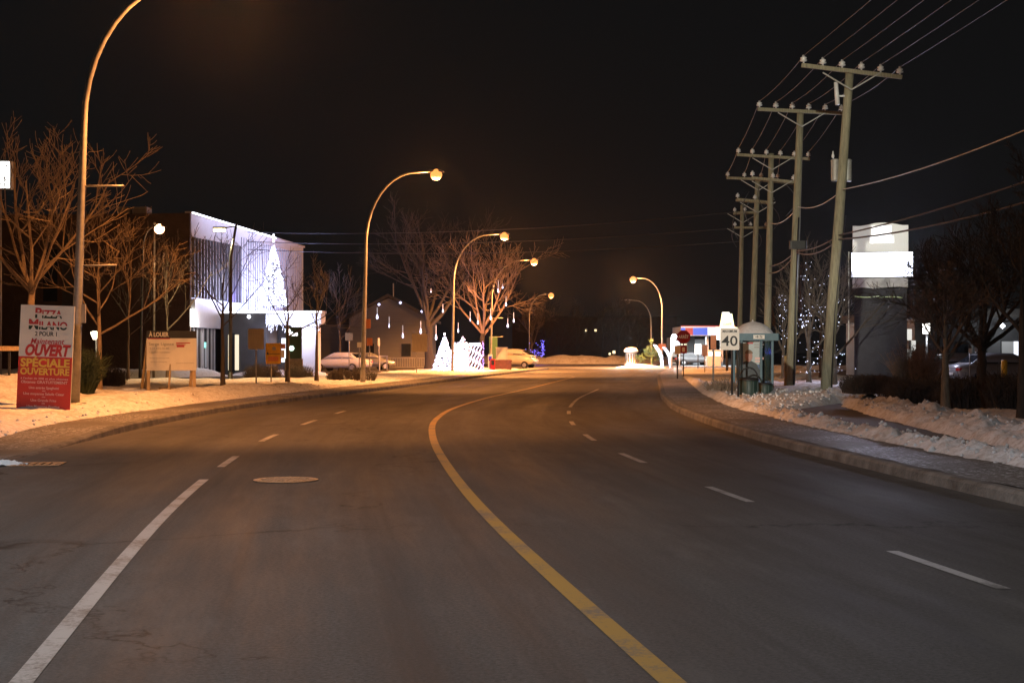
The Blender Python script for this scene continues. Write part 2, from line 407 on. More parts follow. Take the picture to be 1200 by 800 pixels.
cs = MB().add([(-80,ROAD_END-1,-.006),(110,ROAD_END-1,-.006),(110,168,-.006),(-80,168,-.006)], [(0,1,2,3)]).build('cross_street', 'asphalt'); struct(cs)
ul = cs.data.uv_layers.new(name='UVMap')
for l in cs.data.loops: c = cs.data.vertices[l.vertex_index].co; ul.data[l.index].uv = (c.y, c.x)
def zkerbL(y): return .02 + .12 * sstep(20.5, 27, y)
def zkerbR(y): return .13
def kerb(name, side):
    n = 300; vs = []; fs = []
    for i in range(n + 1):
        y = -12 + (ROAD_END - 4 + 12) * i / n
        k = kerbL(y) if side < 0 else kerbR(y); zt = zkerbL(y) if side < 0 else zkerbR(y)
        w = .012 * fbm(y * .9, 3.1 * side, 0)
        prof = [(0 + w, -.04), (.02 + w, zt - .03), (.05 + w, zt), (.18, zt + .002), (.181, -.04)]
        vs += [(k + side * a, y, b) for a, b in prof]
    for i in range(n):
        for j in range(4):
            p = i * 5 + j; q = (p, p + 5, p + 6, p + 1); fs.append(q if side > 0 else q[::-1])
    me = bpy.data.meshes.new(name); me.from_pydata(vs, [], fs); me.materials.append(M['kerb'])
    o = bpy.data.objects.new(name, me); COL.objects.link(o); struct(o); return o
kerb('kerb', -1); kerb('kerb', 1)
struct(ribbon('sidewalk', 'walk', lambda y: kerbL(y) - SW - .25, lambda y: kerbL(y) - .18, -12, ROAD_END - 4, 0, .5, 4, lambda x, y: zkerbL(y) - .004 + .012 * fbm(x, y, 2)), 'snow dusted sidewalk')
struct(ribbon('sidewalk', 'walk', lambda y: kerbR(y) + .18, lambda y: kerbR(y) + SW + .25, -12, ROAD_END - 4, 0, .5, 4, lambda x, y: .136 + .012 * fbm(x, y, 7)), 'icy sidewalk')

# painted lines
def line(name, mat, f, y0, y1, w=.13):
    o = ribbon(name, mat, lambda y: centre(y) + f(y) - w/2, lambda y: centre(y) + f(y) + w/2, y0, y1, .004, .3); struct(o); return o
line('road_marking', 'yellow_paint', lambda y: 0, -10, 84, .128)['label'] = 'continuous yellow centre line'
line('road_marking', 'white_paint', laneL, -10, 16.7, .112)['label'] = 'continuous white lane line'
for a, b in ((18.5, 20.4), (23.8, 25.8), (29.2, 31.2), (34.4, 36)):
    line('road_marking', 'white_paint', laneL, a, b, .105)['label'] = 'white lane dash'
for a, b in ((3.6, 5.2), (9.0, 10.7), (14.2, 15.8), (19.2, 21.0), (24, 25.8), (29, 30.6), (34.2, 36), (38.5, 57)):
    line('road_marking', 'white_paint', laneR, a, b, .095)['label'] = 'white lane dash'
st = MB().add([(kerbL(70)+.3,69.6,.005),(kerbR(70)-.3,72.2,.005),(kerbR(70)-.3,72.5,.005),(kerbL(70)+.3,69.9,.005)], [(0,1,2,3)]).build('road_marking', 'white_paint'); struct(st, 'faint white line across the road')

# ------------------------------------------------------------------ snow
LOTX = lambda y: kerbL(y) - SW - 6.5
def hL(x, y):
    off = kerbL(y) - SW - x
    if off < -.1: return zkerbL(y)
    n = fbm(x * .55, y * .55, 0, 3); n2 = fbm(x * 2.6, y * 2.6, 5, 4)
    h = zkerbL(y) - .03 + .11 * sstep(0, .5, off) + .07 * sstep(.5, 3, off)
    h += .20 * gauss(off, 1.1, .9) * (1 - sstep(46, 60, y)) * (.15 + .85 * sstep(30.5, 36, y))
    h += .62 * gauss(y, 36.5, 4.0) * gauss(x, -13.0, 1.6)
    h += .10 * n * sstep(.1, .8, off) + .055 * n2 * sstep(.0, .4, off)
    h -= .10 * sstep(44, 60, y)
    lot = sstep(69, 71.5, y) * sstep(6.2, 7.2, off)
    return h * (1 - lot) - .12 * lot
def in_path(off, y):
    far = 1.35 + max(0, y - 16) * .092
    e = .12 * noise.noise(Vector((off, y * 1.1, 3)))
    a = sstep(.62, .82, off + e) * (1 - sstep(far - .08, far + .14, off + e)) * (1 - sstep(33.2, 33.7, y - (off - .76) * 2.4))
    return a
def hR(x, y):
    off = x - kerbR(y) - SW
    if off < -.3: return .136
    n = fbm(x * .5, y * .5, 9, 3); n2 = fbm(x * 3.2, y * 3.2, 2, 4); n3 = abs(noise.noise(Vector((x * 5.5, y * 5.5, 1))))
    h = .10 + .04 * sstep(0, .3, off)
    wr = gauss(off, .38, .26) * (1 - sstep(60, 90, y))
    h += wr * (.10 + .05 * n + .11 * n2 + .12 * n3)
    far = 1.35 + max(0, y - 16) * .092
    bk = gauss(off, far + .7, .6) * (1 - sstep(36, 42, y))
    h += bk * (.12 + .07 * n + .12 * n2 + .13 * n3)
    md = sstep(33.4, 34.6, y - max(0, off - .76) * 2.4) * (1 - sstep(44, 52, y)) * sstep(.5, 1.2, off) * (1 - sstep(5, 7, off))
    h += md * (.08 + .05 * n + .11 * n2 + .13 * n3)
    h += .06 * n2 * sstep(1, 3, off) + .10 * n * sstep(1.5, 4, off)
    p = in_path(off, y)
    h = h * (1 - p) + (.02) * p
    lot = sstep(9.0, 10.5, off) * sstep(38, 40, y)
    return h * (1 - lot) - .12 * lot
def snowfield(name, side, hf, y0, y1, maxoff, mat, fine):
    ys = [y0]
    while ys[-1] < y1: ys.append(ys[-1] + max(.085, .0052 * ys[-1]))
    offs = [-.12 if side < 0 else -.30]
    while offs[-1] < maxoff: offs.append(offs[-1] + (.085 if offs[-1] < fine else .085 + (offs[-1] - fine) * .14))
    vs = []; fs = []; w = len(offs)
    for y in ys:
        k = (kerbL(y) - SW) if side < 0 else (kerbR(y) + SW)
        for j, o in enumerate(offs):
            x = k + side * o
            vs.append((x, y, hf(x, y) if j else .02))
    for i in range(len(ys) - 1):
        for j in range(w - 1):
            p = i * w + j; q = (p, p + 1, p + w + 1, p + w); fs.append(q if side > 0 else q[::-1])
    me = bpy.data.meshes.new(name); me.from_pydata(vs, [], fs); me.materials.append(M[mat])
    me.polygons.foreach_set('use_smooth', [True] * len(fs)); me.update()
    o = bpy.data.objects.new(name, me); COL.objects.link(o); struct(o, None, 'stuff'); return o
snowfield('snow', -1, hL, 19, 117, 36, 'snow', 4.5)['label'] = 'snow covered verge'
snowfield('snow', 1, hR, 8, 117, 34, 'snow', 5.0)['label'] = 'ploughed snow beside the sidewalk'
# shovelled footpath between the two snow banks
struct(ribbon('footpath', 'asphalt_dark', lambda y: kerbR(y) + SW + .45, lambda y: kerbR(y) + SW + 1.65 + max(0, y - 16) * .1, 8, 41, .05, .4, 2), 'cleared asphalt footpath')
# lots
def sheet(name, x0, x1, y0, y1, z, mat, label=None):
    o = MB().add([(x0,y0,z),(x1,y0,z),(x1,y1,z),(x0,y1,z)], [(0,1,2,3)]).build(name, mat)
    u = o.data.uv_layers.new(name='UVMap')
    for l in o.data.loops: c = o.data.vertices[l.vertex_index].co; u.data[l.index].uv = (c.x, c.y)
    return struct(o, label)
sheet('parking_lot', -60, -7.5, 66, 123, -.012, 'asphalt', 'asphalt forecourt of the white building')
sheet('parking_lot', 14, 90, 37, 122.9, -.014, 'asphalt', 'asphalt lot behind the hedge')
def ridge(name, pts, w, h, mat='snow', seed=0, n=9, lump=.35, label=None, step=.4):
    P = [Vector((p[0], p[1], 0)) for p in pts]; L = []
    for a, b in zip(P, P[1:]):
        k = max(1, int((b - a).length / step)); L += [a.lerp(b, i / k) for i in range(k)]
    L.append(P[-1]); vs = []; fs = []
    for i, p in enumerate(L):
        d = (L[min(i+1, len(L)-1)] - L[max(0, i-1)]).normalized(); s = Vector((d.y, -d.x, 0))
        e = min(1, i * step / w, (len(L)-1-i) * step / w) ** .5
        for j in range(n):
            t = -1 + 2 * j / (n - 1); z = h * (1 - t * t) * (1 + lump * fbm(p.x * .8 + seed, p.y * .8 + t, seed, 4)) * e
            q = p + s * t * w / 2 * (1 + .2 * fbm(p.x, p.y, seed + 4)); vs.append((q.x, q.y, z - .05))
    for i in range(len(L) - 1):
        for j in range(n - 1):
            a = i * n + j; fs.append((a, a + 1, a + n + 1, a + n))
    o = MB().add(vs, fs).build(name, mat, smooth=True); return struct(o, label, 'stuff')
ridge('snow', [(-36, 83.5), (-20.5, 84.2), (-18.0, 88.5)], 1.8, .55, 'snow_clean', 1, label='snow strip along the building foot')
ridge('snow', [(-18, 90.6), (-11.5, 90.2)], 1.4, .35, 'snow_clean', 2, label='snow in front of the canopy')
ridge('snow', [(-60, 176), (-20, 183), (0, 186), (18, 178), (30, 174)], 6, .95, 'snow', 3, 9, .5, 'far snow bank across the street', .9)
ridge('snow', [(10.2, 136.5), (12, 135.5), (14.5, 136)], 4, .5, 'snow_clean', 6, label='bright snow mound at the corner')
ridge('snow', [(19, 121), (27, 119), (44, 121)], 3, .4, 'snow', 8, label='snow bank in front of the gas station')
rng = random.Random(5)
ck = MB()
for i in range(2600):                                     # ploughed lumps along the windrows
    y = rng.uniform(9, 44) if i % 3 else rng.uniform(33, 47)
    far = 1.35 + max(0, y - 16) * .092
    o = rng.gauss(.4, .2) if i % 2 else far + rng.uniform(.15, 1.5)
    if 33 < y: o = rng.uniform(.4, 4.2)
    x = kerbR(y) + SW + o
    if in_path(o, y) > .2: continue
    r = rng.uniform(.010, .034) * (2.0 if rng.random() < .05 else 1)
    ck.ball((x, y, hR(x, y) + r * .2), r, 5, .8, .22, rng)
for i in range(180):
    y = rng.uniform(21, 60); o = abs(rng.gauss(.2, .35)); x = kerbL(y) - SW - o; r = rng.uniform(.012, .035)
    ck.ball((x, y, hL(x, y) + r * .2), r, 5, .7, .22, rng)
struct(ck.build('snow', 'snow', None, True), 'loose lumps of ploughed snow', 'stuff')

# manhole cover and storm drain
mx, my = X(335, 16.6), 16.6
t = thing('manhole_cover', 'round rusty manhole cover set in the asphalt between the lanes', 'manhole cover', (mx, my, .006))
MB().lathe([(.375, 0), (.375, .006), (.33, .006), (.33, .002)], n=32).build('rim', 'iron', t)
m = MB().lathe([(.325, 0), (.325, .008), (.0001, .009)], n=32)
for i in range(-6, 7):
    for j in range(-6, 7):
        if math.hypot(i, j) < 6.3 and (i + j) % 2 == 0: m.box(i*.047-.017, i*.047+.017, j*.047-.017, j*.047+.017, .009, .015)
m.build('lid', 'iron', t)
t = thing('storm_drain', 'iron storm drain grate in the gutter beside a scrap of snow', 'storm drain', (X(40, 19.0), 18.9, .006), R(8))
m = MB()
for i in range(7): m.box(-.33 + i*.1, -.27 + i*.1, -.22, .22, 0, .01)
m.build('grate', 'iron', t); MB().box(-.4, .4, -.29, -.22, 0, .008).box(-.4, .4, .22, .29, 0, .008).box(-.4, -.34, -.22, .22, 0, .008).box(.34, .4, -.22, .22, 0, .008).build('frame', 'iron', t)
m = MB(); m.ball((X(14, 19), 18.75, .0), .2, 6, .18, .25, rng); m.ball((X(24, 19), 18.9, .0), .12, 6, .2, .25, rng)
struct(m.build('snow', 'snow_clean'), 'scrap of snow in the gutter', 'stuff')
# ------------------------------------------------------------------ street lamps
SOD = (1.0, .36, .09)
def street_lamp(label, px, d, top, reach, side, pw, lean=0, zb=None, r=.10, lens='sodium_lens', lit=True, col=SOD, pole='galv', straight=.66, group='curved arm street lamps along the road', cat='street lamp', ang=0, cone=124, glow=.18, ls=1.05):
    x = X(px, d); zb = (hL(x, d) if side > 0 else hR(x, d)) if zb is None else zb
    zb -= .05
    t = thing('street_lamp', label, cat, (x, d, zb), R(ang) + (0 if side > 0 else PI), group)
    H = top - zb; hs = H * straight; pts = [(0, 0, 0)]; rad = [r]
    sx = lean / max(hs, .1)
    for k in range(1, 9): pts.append((sx * hs * k / 8, 0, hs * k / 8)); rad.append(r * (1 - .42 * k / 8))
    cr = reach * .72; cx = lean
    for k in range(1, 11):
        a = R(90 * k / 10); pts.append((cx + cr * (1 - math.cos(a)), 0, hs + (H - hs) * math.sin(a))); rad.append(r * (.58 - .2 * k / 10))
    pts.append((reach - .25 + cx * .3, 0, H + .02)); rad.append(r * .36)
    m = MB().tube(pts, rad, 10); m.box(-r*1.7, r*1.7, -r*1.7, r*1.7, -.1, .06); m.build('pole', pole, t, True)
    hx = reach + .1
    vs = []; prof = [(-.42, .05), (-.30, .085), (-.05, .15), (.2, .16), (.36, .09), (.42, .03)]
    m = MB(); n = 10
    for px_, w in prof:
        for k in range(n):
            a = 2*PI*k/n; vs.append((hx + px_, math.cos(a) * w, H + .03 + math.sin(a) * w * (.62 if math.sin(a) > 0 else .3)))
    fs = [(i*n+k, i*n+(k+1) % n, (i+1)*n+(k+1) % n, (i+1)*n+k) for i in range(len(prof)-1) for k in range(n)] + [tuple(range(n))[::-1], tuple(range((len(prof)-1)*n, len(prof)*n))]
    h = m.add(vs, fs).build('lamp_head', pole, t, True)
    MB().lathe([(.02 * ls, -.34 * ls), (.12 * ls, -.31 * ls), (.195 * ls, -.23 * ls), (.23 * ls, -.12 * ls), (.215 * ls, -.02 * ls), (.15 * ls, .08 * ls), (.05 * ls, .14 * ls)], (hx + .06, 0, H + .0), 16, 1.1, 1).build('lens', lens if lit else 'dark_metal', h, True)
    if lit: lamp('SPOT', 'sodium_bulb', (hx + .06, 0, H - .36 * ls - .14), pw, col, t, .14, cone, .32, (R(8 * side), 0, 0)); lamp('POINT', 'lens_glow', (hx + .06, 0, H - .36 * ls - .14), pw * glow, col, t, .14) if glow else None
    return t
def banner_arm(t, z, L=.9, label=None, x0=.0):
    MB().tube([(x0, 0, z), (x0 + L, 0, z + .01)], .022, 6).build('banner_arm', 'galv', t, True)
PW = 8600
L1 = street_lamp('tall leaning sodium street lamp beside the red and white pizza sign', 87, 32, 9.86, 3.35, 1, PW * .8, .22, r=.125, cone=120, glow=.40)
banner_arm(L1, Z(218, 32) - .3, .92, x0=.2); banner_arm(L1, Z(311, 32) - .3, .85, x0=.1)
MB().box(.11, .26, -.05, .02, Z(378, 32) - .3, Z(356, 32) - .3).build('sign_plate', 'sign_back', L1)
L2 = street_lamp('sodium street lamp with a small square sign on its pole near the white sedan', 425, 64, Z(202, 64), 3.15, 1, PW * 1.15, .15, r=.12, cone=136)
MB().box(.16, .36, -.03, 0, Z(381, 64) - .2, Z(370, 64) - .2).build('sign_plate', 'orange_sign', L2)
L3 = street_lamp('sodium street lamp standing by the white glowing light display', 530, 96, Z(275, 96), 3.35, 1, PW * 3.6, .1, cone=144, glow=.07, ls=1.15)
L4 = street_lamp('pale street lamp with two banner arms behind the orange lit tree', 575, 115, Z(305, 115), 3.35, 1, PW * 3.8, .1, zb=.0, cone=144, glow=.085, ls=1.2)
banner_arm(L4, Z(372, 115), 1.0); banner_arm(L4, Z(394, 115), 1.0)
L5 = street_lamp('small far sodium street lamp behind the cream van', 620, 172, Z(345, 172), 2.5, 1, PW * .6, 0, zb=0, ls=1.4)
R1 = street_lamp('sodium street lamp reaching over the road from the gas station corner', 776, 135, Z(326, 135), 2.6, -1, PW * 4.2, 0, zb=.0, cone=150, glow=.10, ls=1.3)
MB().box(-.36, .36, .1, .14, Z(409, 135), Z(402, 135)).build('sign_plate', 'orange_sign', R1)
R2 = street_lamp('dark unlit street lamp behind the snow capped monument corner', 763, 150, Z(352, 150), 2.3, -1, 0, 0, zb=0, lit=False, r=.08)
# side street lamps by the buildings
LB = street_lamp('slim street lamp with a small pink glow before the brown brick building', 164, 74, Z(266, 74), .85, 1, 500, .15, lens='pink_lens', pole='dark_metal', zb=0, straight=.86, r=.09, col=(1, .48, .2), group='lamps around the white building')
t = thing('lamp_post', 'black lamp post with yellowish flat head in front of the white facade', 'lamp post', (X(277, 70), 70, 0), 0, 'lamps around the white building')
MB().tube([(-.3, 0, 0), (-.28, 0, Z(300, 70)), (0, 0, Z(262, 70))], [.09, .08, .06], 8).lathe([(.28, 0), (.28, .12), (.13, .2), (.1, .5)], (-.3, 0, 0), 10).build('pole', 'dark_metal', t, True)
hd = MB().rbox(-1.15, -.5, -.16, .16, Z(268, 70), Z(266, 70), .1).bar((-.6, 0, Z(267, 70)), (0, 0, Z(265, 70)), .05).build('lamp_head', 'dark_metal', t)
MB().rbox(-1.12, -.56, -.14, .14, Z(271, 70), Z(268, 70) - .003, .1).build('lens', 'led_lens', hd)
lamp('SPOT', 'led_bulb', (-.85, 0, Z(272, 70) - .1), 1700, (1, .82, .42), t, .15, 150, .5)
t = thing('flagpole', 'thin bare grey pole standing before the brown brick wall', 'pole', (X(180, 76), 76, 0))
MB().tube([(0, 0, 0), (.05, 0, Z(262, 76))], [.07, .05], 8).build('pole', 'galv', t, True); MB().ball((.05, 0, Z(262, 76)), .09).build('finial', 'galv', t, True)
t = thing('garden_lamp', 'low garden lamp post with a glowing tulip shade beside a young tree', 'garden lamp', (X(113, 42), 42, hL(X(113, 42), 42) - .05))
MB().tube([(0, 0, 0), (0, 0, Z(399, 42) - .25)], [.05, .04], 8).build('post', 'dark_metal', t, True)
MB().lathe([(.05, 0), (.11, .14), (.13, .22), (.06, .25)], (-.05, 0, Z(399, 42) - .25), 10).build('lamp_shade', emit('tulip_glow', (1, .85, .6), 3.5), t, True)
lamp('POINT', 'tulip_bulb', (-.05, -.3, Z(397, 42) - .2), 30, (1, .8, .5), t, .1)
# the street lamp behind the photographer, lighting the near lanes
street_lamp('pale white street lamp over the near lanes, the only one not orange', -2200, 8, 9.8, 3.2, 1, 4000, 0, zb=.1, lens='led_lens', col=(.94, .96, 1), cone=150, glow=0).location.x = -9.2
def flood_pole(label, x, y, h, lights):
    t = thing('flood_light', label, 'flood light', (x, y, 0))
    MB().tube([(0, 0, 0), (0, 0, h)], [.1, .07], 8).build('pole', 'galv', t, True)
    MB().rbox(-.3, .3, -.1, .1, h, h + .35, .04).build('lamp_head', 'dark_metal', t); MB().box(-.25, .25, .101, .11, h + .05, h + .3).build('lens', 'led_lens', t)
    for (p, col, size, bl, rot) in lights: lamp('SPOT', 'flood_bulb', (0, .35, h + .1), p, col, t, .25, size, bl, rot)
flood_pole('grey flood light pole beside the road aiming at the utility poles', -9, -24, 9.3, ((140000, (1, .96, .76), 9.5, .7, (R(88.4), 0, R(-13.9))), (105000, (1, .95, .82), 7.5, .8, (R(83.8), 0, R(-13.6)))))
flood_pole('grey flood light pole shining on the ploughed snow of the near sidewalk', 15, -4, 9.9, ((1500, (1, .88, .72), 150, .6, (R(30), 0, R(-12))),))

# ------------------------------------------------------------------ the pizza sign
d = 30.6
t = thing('pizza_sign', 'tall red and white pizza board standing in the snow against the lamp pole', 'sign', (X(50, d), d, .12), R(-3))
W, Hs = 1.18, 2.38
tilt = R(1.9)
def bd(z0, z1, y, x0=-W/2, x1=W/2): return MB().box(x0, x1, y, y + .004, z0, z1)
p = MB().box(-W/2, W/2, 0, .03, 0, Hs).build('board', 'white_sign', t); p.rotation_euler = (R(-2), tilt, 0)
bd(.0, 1.27, -.006).build('red_panel', 'red_sign', p)
def mk2(name, top, mid, bot, z, h):
    m, nt, b = _nodes(name); ob = nt.nodes.new('ShaderNodeTexCoord').outputs['Object']
    s = nt.nodes.new('ShaderNodeSeparateXYZ'); nt.links.new(ob, s.inputs[0])
    r = nt.nodes.new('ShaderNodeValToRGB'); r.color_ramp.interpolation = 'CONSTANT'; e = r.color_ramp.elements; e.new(.5)
    mr = nt.nodes.new('ShaderNodeMapRange'); mr.inputs[1].default_value = -h/2; mr.inputs[2].default_value = h/2
    nt.links.new(s.outputs[2], mr.inputs[0]); nt.links.new(mr.outputs[0], r.inputs[0])
    for i, (ps, c) in enumerate(((0, bot), (.40, mid), (.56, top))): e[i].position = ps; e[i].color = (*c, 1)
    nt.links.new(r.outputs[0], b.inputs['Base Color']); return m
fl = mk2('tricolour_ink', (.42, .03, .03), (.7, .68, .62), (.012, .035, .02), 0, .2)
yy = -.01
text('P', .30, fl, p, (-.20, yy, 2.20), bold=.03); text('IZZA', .24, fl, p, (.10, yy, 2.18), bold=.03, width=.44)
text('M', .30, fl, p, (-.29, yy, 1.955), bold=.03); text('ILANO', .24, fl, p, (.14, yy, 1.935), bold=.03, width=.62)
text('2 POUR 1', .13, 'black_ink', p, (0, yy, 1.76), bold=.02, width=.48)
text('Maintenant', .17, 'red_ink', p, (.02, yy, 1.60), bold=.01, shear=.25, width=.74)
text('OUVERT', .33, 'red_ink', p, (.02, yy, 1.40), bold=.05, shear=.22, width=1.0)
text('SP\u00c9CIALE', .24, 'yellow_ink', p, (0, yy, 1.13), bold=.035, width=1.08)
text('OUVERTURE', .20, 'yellow_ink', p, (0, yy, .945), bold=.035, width=1.08)
for s, z, w, h in (('\u00e0 l\'achat de 20$ et plus obtenez', .80, 1.04, .055), ('Obtenez GRATUITEMENT', .72, 1.02, .085), ('Une entr\u00e9e Spaghetti', .60, .66, .075), ('ou', .54, .07, .05),
                   ('Une moyenne Salade C\u00e9sar', .47, .9, .075), ('ou', .41, .07, .05), ('Une Grande Frite', .33, .56, .075), ('ou', .27, .07, .05), ('Une Moyenne Poutine', .20, .72, .075)):
    text(s, h, 'pink_ink', p, (0, yy, z), width=w, bold=.015)
for sx in (-.45, .45): MB().bar((sx, .06, -.3), (sx, .06, 1.9), .06).build('stake', 'new_wood', p)

# ------------------------------------------------------------------ wooden rail, box sign on a pole
t = thing('wooden_rail', 'weathered wooden rail on thin posts sunk in a snow bank', 'rail', (X(8, 36.5), 36.5, 0))
MB().box(-2.6, .36, -.03, .05, Z(411, 36.5), Z(405.5, 36.5)).build('rail', 'new_wood', t)
for sx in (-1.9, .05): MB().bar((sx, .03, .1), (sx, .03, Z(411, 36.5)), .05).build('post', 'dark_metal', t)
d = 48
t = thing('pylon_sign', 'glowing white box sign on a tall pale pole behind the large orange lit tree', 'sign', (X(-16, d), d, 0))
MB().rbox(-.9, .88, -.15, .15, Z(222, d), Z(189, d), .05).build('cabinet', 'galv', t)
MB().box(-.86, .84, -.165, -.153, Z(221, d), Z(190, d)).build('face_panel', emit('pylon_face', (.95, 1, .97), 4, True), t)
MB().tube([(.42, 0, 0), (.42, 0, Z(222, d))], .1, 8).build('pole', 'galv', t, True)
# dark planter shrub by the lamp pole, added with the plants
# ------------------------------------------------------------------ rental board
d = 45
t = thing('rental_sign', 'white rental board with black header held up by pale wooden props', 'sign', (X(201, d), d, .1), R(4))
W = 1.56
b0, b1 = Z(434, d) - .1, Z(387.5, d) - .1
p = MB().box(-W/2, W/2, 0, .025, b0, b1).build('board', 'white_sign', t)
MB().box(-W/2, W/2, -.007, 0, b1 - .235, b1).build('header', 'black_ink', p)
MB().box(-W/2 + .04, -.05, -.0105, -.007, b1 - .262, b1 - .235).build('stripe', 'red_ink', p)
text('\u00c0 LOUER', .19, 'white_sign', p, (-.40, -.010, b1 - .125), bold=.03, width=.62)
text('Serge Ligasse', .13, 'grey_ink', p, (-.32, -.006, b1 - .42), bold=.01, width=.78)
text('514 555-0140', .085, 'grey_ink', p, (-.38, -.006, b1 - .56), width=.6)
text('Courtier immobilier', .07, 'grey_ink', p, (-.36, -.006, b1 - .68), width=.66)
text('local commercial', .06, 'grey_ink', p, (-.38, -.006, b1 - .86), width=.6)
text('bureaux, entrep\u00f4ts', .06, 'grey_ink', p, (-.4, -.006, b1 - .98), width=.5); text('espace disponible', .05, 'grey_ink', p, (.42, -.006, b1 - 1.02), width=.55)
MB().box(.14, .58, -.007, -.004, b1 - .40, b1 - .37).box(.16, .40, -.007, -.004, b1 - .52, b1 - .46).box(.14, .44, -.007, -.004, b1 - .45, b1 - .425).build('emblem', 'red_ink', p)
for sx in (-.73, -.12, .70):
    MB().bar((sx, .05, -.12), (sx + (.08 if sx == -.12 else 0), .05, b1 if sx != -.12 else b0 + .2), .10, .05).build('leg', 'new_wood', t)
for sx, tx in ((-.76, -1.12), (-.72, -1.05), (.62, .48)):
    MB().bar((sx, .09, b1 * .85 if tx == -1.12 else b0 + .05), (tx, .9 if sx < 0 else .5, .0), .09, .05).build('brace', 'new_wood', t)
MB().bar((-1.1, .85, .05), (-.1, .85, .05), .09, .06).bar((-.7, .0, .1), (.68, .0, .1), .06, .09).build('foot_rail', 'new_wood', t)
for i, (sx, sy, w, hh) in enumerate(((-.22, .35, .5, .26), (.30, .4, .46, .24))):
    c = thing('wooden_crate', ('weathered plank crate at the middle leg of the rental board', 'weathered plank crate by the end leg of the rental board')[i], 'crate', (X(201, d) + sx, d + sy, .1), R(6 - 14*i), 'crates weighing down the rental board')
    m = MB()
    for k in range(3):
        z = .03 + k * hh / 3; m.box(-w/2, w/2, -.2, -.18, z, z + hh/3 - .02).box(-w/2, w/2, .18, .2, z, z + hh/3 - .02).box(-w/2, -w/2 + .02, -.18, .18, z, z + hh/3 - .02).box(w/2 - .02, w/2, -.18, .18, z, z + hh/3 - .02)
    m.build('side_planks', 'crate', c); MB().box(-w/2 + .02, w/2 - .02, -.18, .18, .02, hh * .7).build('filling', 'stone', c)

# ------------------------------------------------------------------ small road signs
def post_sign(name, label, px, d, ybase, outline, mat, ytop, yb, w, cat='road sign', group=None, rz=0, postmat='galv', plate_dx=0, z0=None, r=.03, posttop=None):
    x = X(px, d); z0 = (hL(x, d) if x < 0 else hR(x, d)) if z0 is None else z0
    t = thing(name, label, cat, (x, d, z0 - .05), rz, group); zb = -(z0 - .05)
    zt, zl = Z(ytop, d) + zb, Z(yb, d) + zb
    MB().tube([(0, .03, 0), (0, .03, (Z(posttop, d) + zb) if posttop else zt)], r, 6).build('post', postmat, t, True)
    if outline == 'rect':
        rr = w * .06; pts = [(plate_dx + sx * (w/2 - rr) + rr * math.cos(R(a)), zc + rr * math.sin(R(a))) for sx, zc, a0 in ((1, zt - rr, 0), (-1, zt - rr, 90), (-1, zl + rr, 180), (1, zl + rr, 270)) for a in (a0, a0 + 45, a0 + 90)]
        pl = MB().plate(pts[::-1], -.012, 0).build('plate', mat, t)
    else:
        c = (zt + zl) / 2; pts = [(plate_dx + w/2 / math.cos(PI/8) * math.cos(R(22.5 + 45*k)), c + w/2 / math.cos(PI/8) * math.sin(R(22.5 + 45*k))) for k in range(8)]
        pl = MB().plate(pts[::-1], -.012, 0).build('plate', mat, t)
    return t, pl, zt, zl
post_sign('road_sign', 'bare back of a wide road sign on a post beside the yellow board', 300, 55, 458, 'rect', 'sign_back', 385, 409, .62, 'road sign', 'road signs along the snowy verge')
t, pl, zt, zl = post_sign('yellow_sign', 'yellow notice board with a dark arrow and small orange tab on a post', 317.5, 57, 458, 'rect', 'yellow_sign', 402, 426.5, .60, 'road sign', 'road signs along the snowy verge', plate_dx=.09)
MB().box(-.18, .36, -.016, -.0125, zl + .40, zl + .42).box(-.16, -.10, -.016, -.0125, zl + .43, zl + .47).build('printed_rule', 'black_ink', pl)
MB().plate([(-.18, zl + .41 + .0), (-.10, zl + .46), (-.10, zl + .36)], -.017, -.0125).build('arrow', 'black_ink', pl)
MB().plate([(.05, zl + .56), (.20, zl + .56), (.20, zl + .66), (.13, zl + .72), (.05, zl + .66)], -.016, -.0125).build('symbol', 'grey_ink', pl)
MB().box(-.12, .30, -.016, -.0125, zl + .12, zl + .30).build('printed_panel', 'orange_sign', pl)
MB().box(.40, .58, -.012, 0, zt - .22, zt - .02).build('tab', 'orange_sign', t)
MB().box(.40, .54, -.012, 0, zl + .25, zl + .56).build('tab', 'white_sign', t)
post_sign('road_sign', 'square brown back of a road sign next to the big bare tree', 488, 88, 436, 'rect', 'sign_back', 391, 412, .95, 'road sign', 'road signs along the snowy verge', plate_dx=.2)
post_sign('road_sign', 'low brown sign plate on a post above the white sedan roof', 409, 92, 425, 'rect', 'sign_back', 390, 399, .5, 'road sign', 'road signs along the snowy verge')
post_sign('parking_sign', 'small pale sign plate right behind the street lamp with the square sign', 421, 84, 430, 'rect', 'white_sign', 401, 407, .25, 'road sign', 'road signs along the snowy verge')
post_sign('road_sign', 'little orange brown sign plate over the trunk of the second parked car', 433, 88, 432, 'rect', 'orange_sign', 396, 405, .36, 'road sign', 'road signs along the snowy verge')
post_sign('parking_sign', 'narrow white sign on a thin post in front of the grey house', 444, 100, 430, 'rect', 'white_sign', 396, 405, .14, 'road sign', 'road signs along the snowy verge')
# speed limit
d = 40
t, pl, zt, zl = post_sign('speed_limit_sign', 'white speed limit sign reading 40 on twin posts by the bus shelter', 858, d, 467, 'rect', 'white_sign', 384.5, 410, .54, 'road sign', 'road signs near the bus shelter', postmat='dark_metal', plate_dx=-.07)
text('MAXIMUM', .1, 'black_ink', pl, (-.07, -.016, zt - .09), width=.40, bold=.02)
text('40', .40, 'black_ink', pl, (-.07, -.016, zl + .24), width=.45, bold=.012)
MB().tube([(.22, .3, 0), (.22, .3, zt)], .03, 6).build('post', 'dark_metal', t, True)
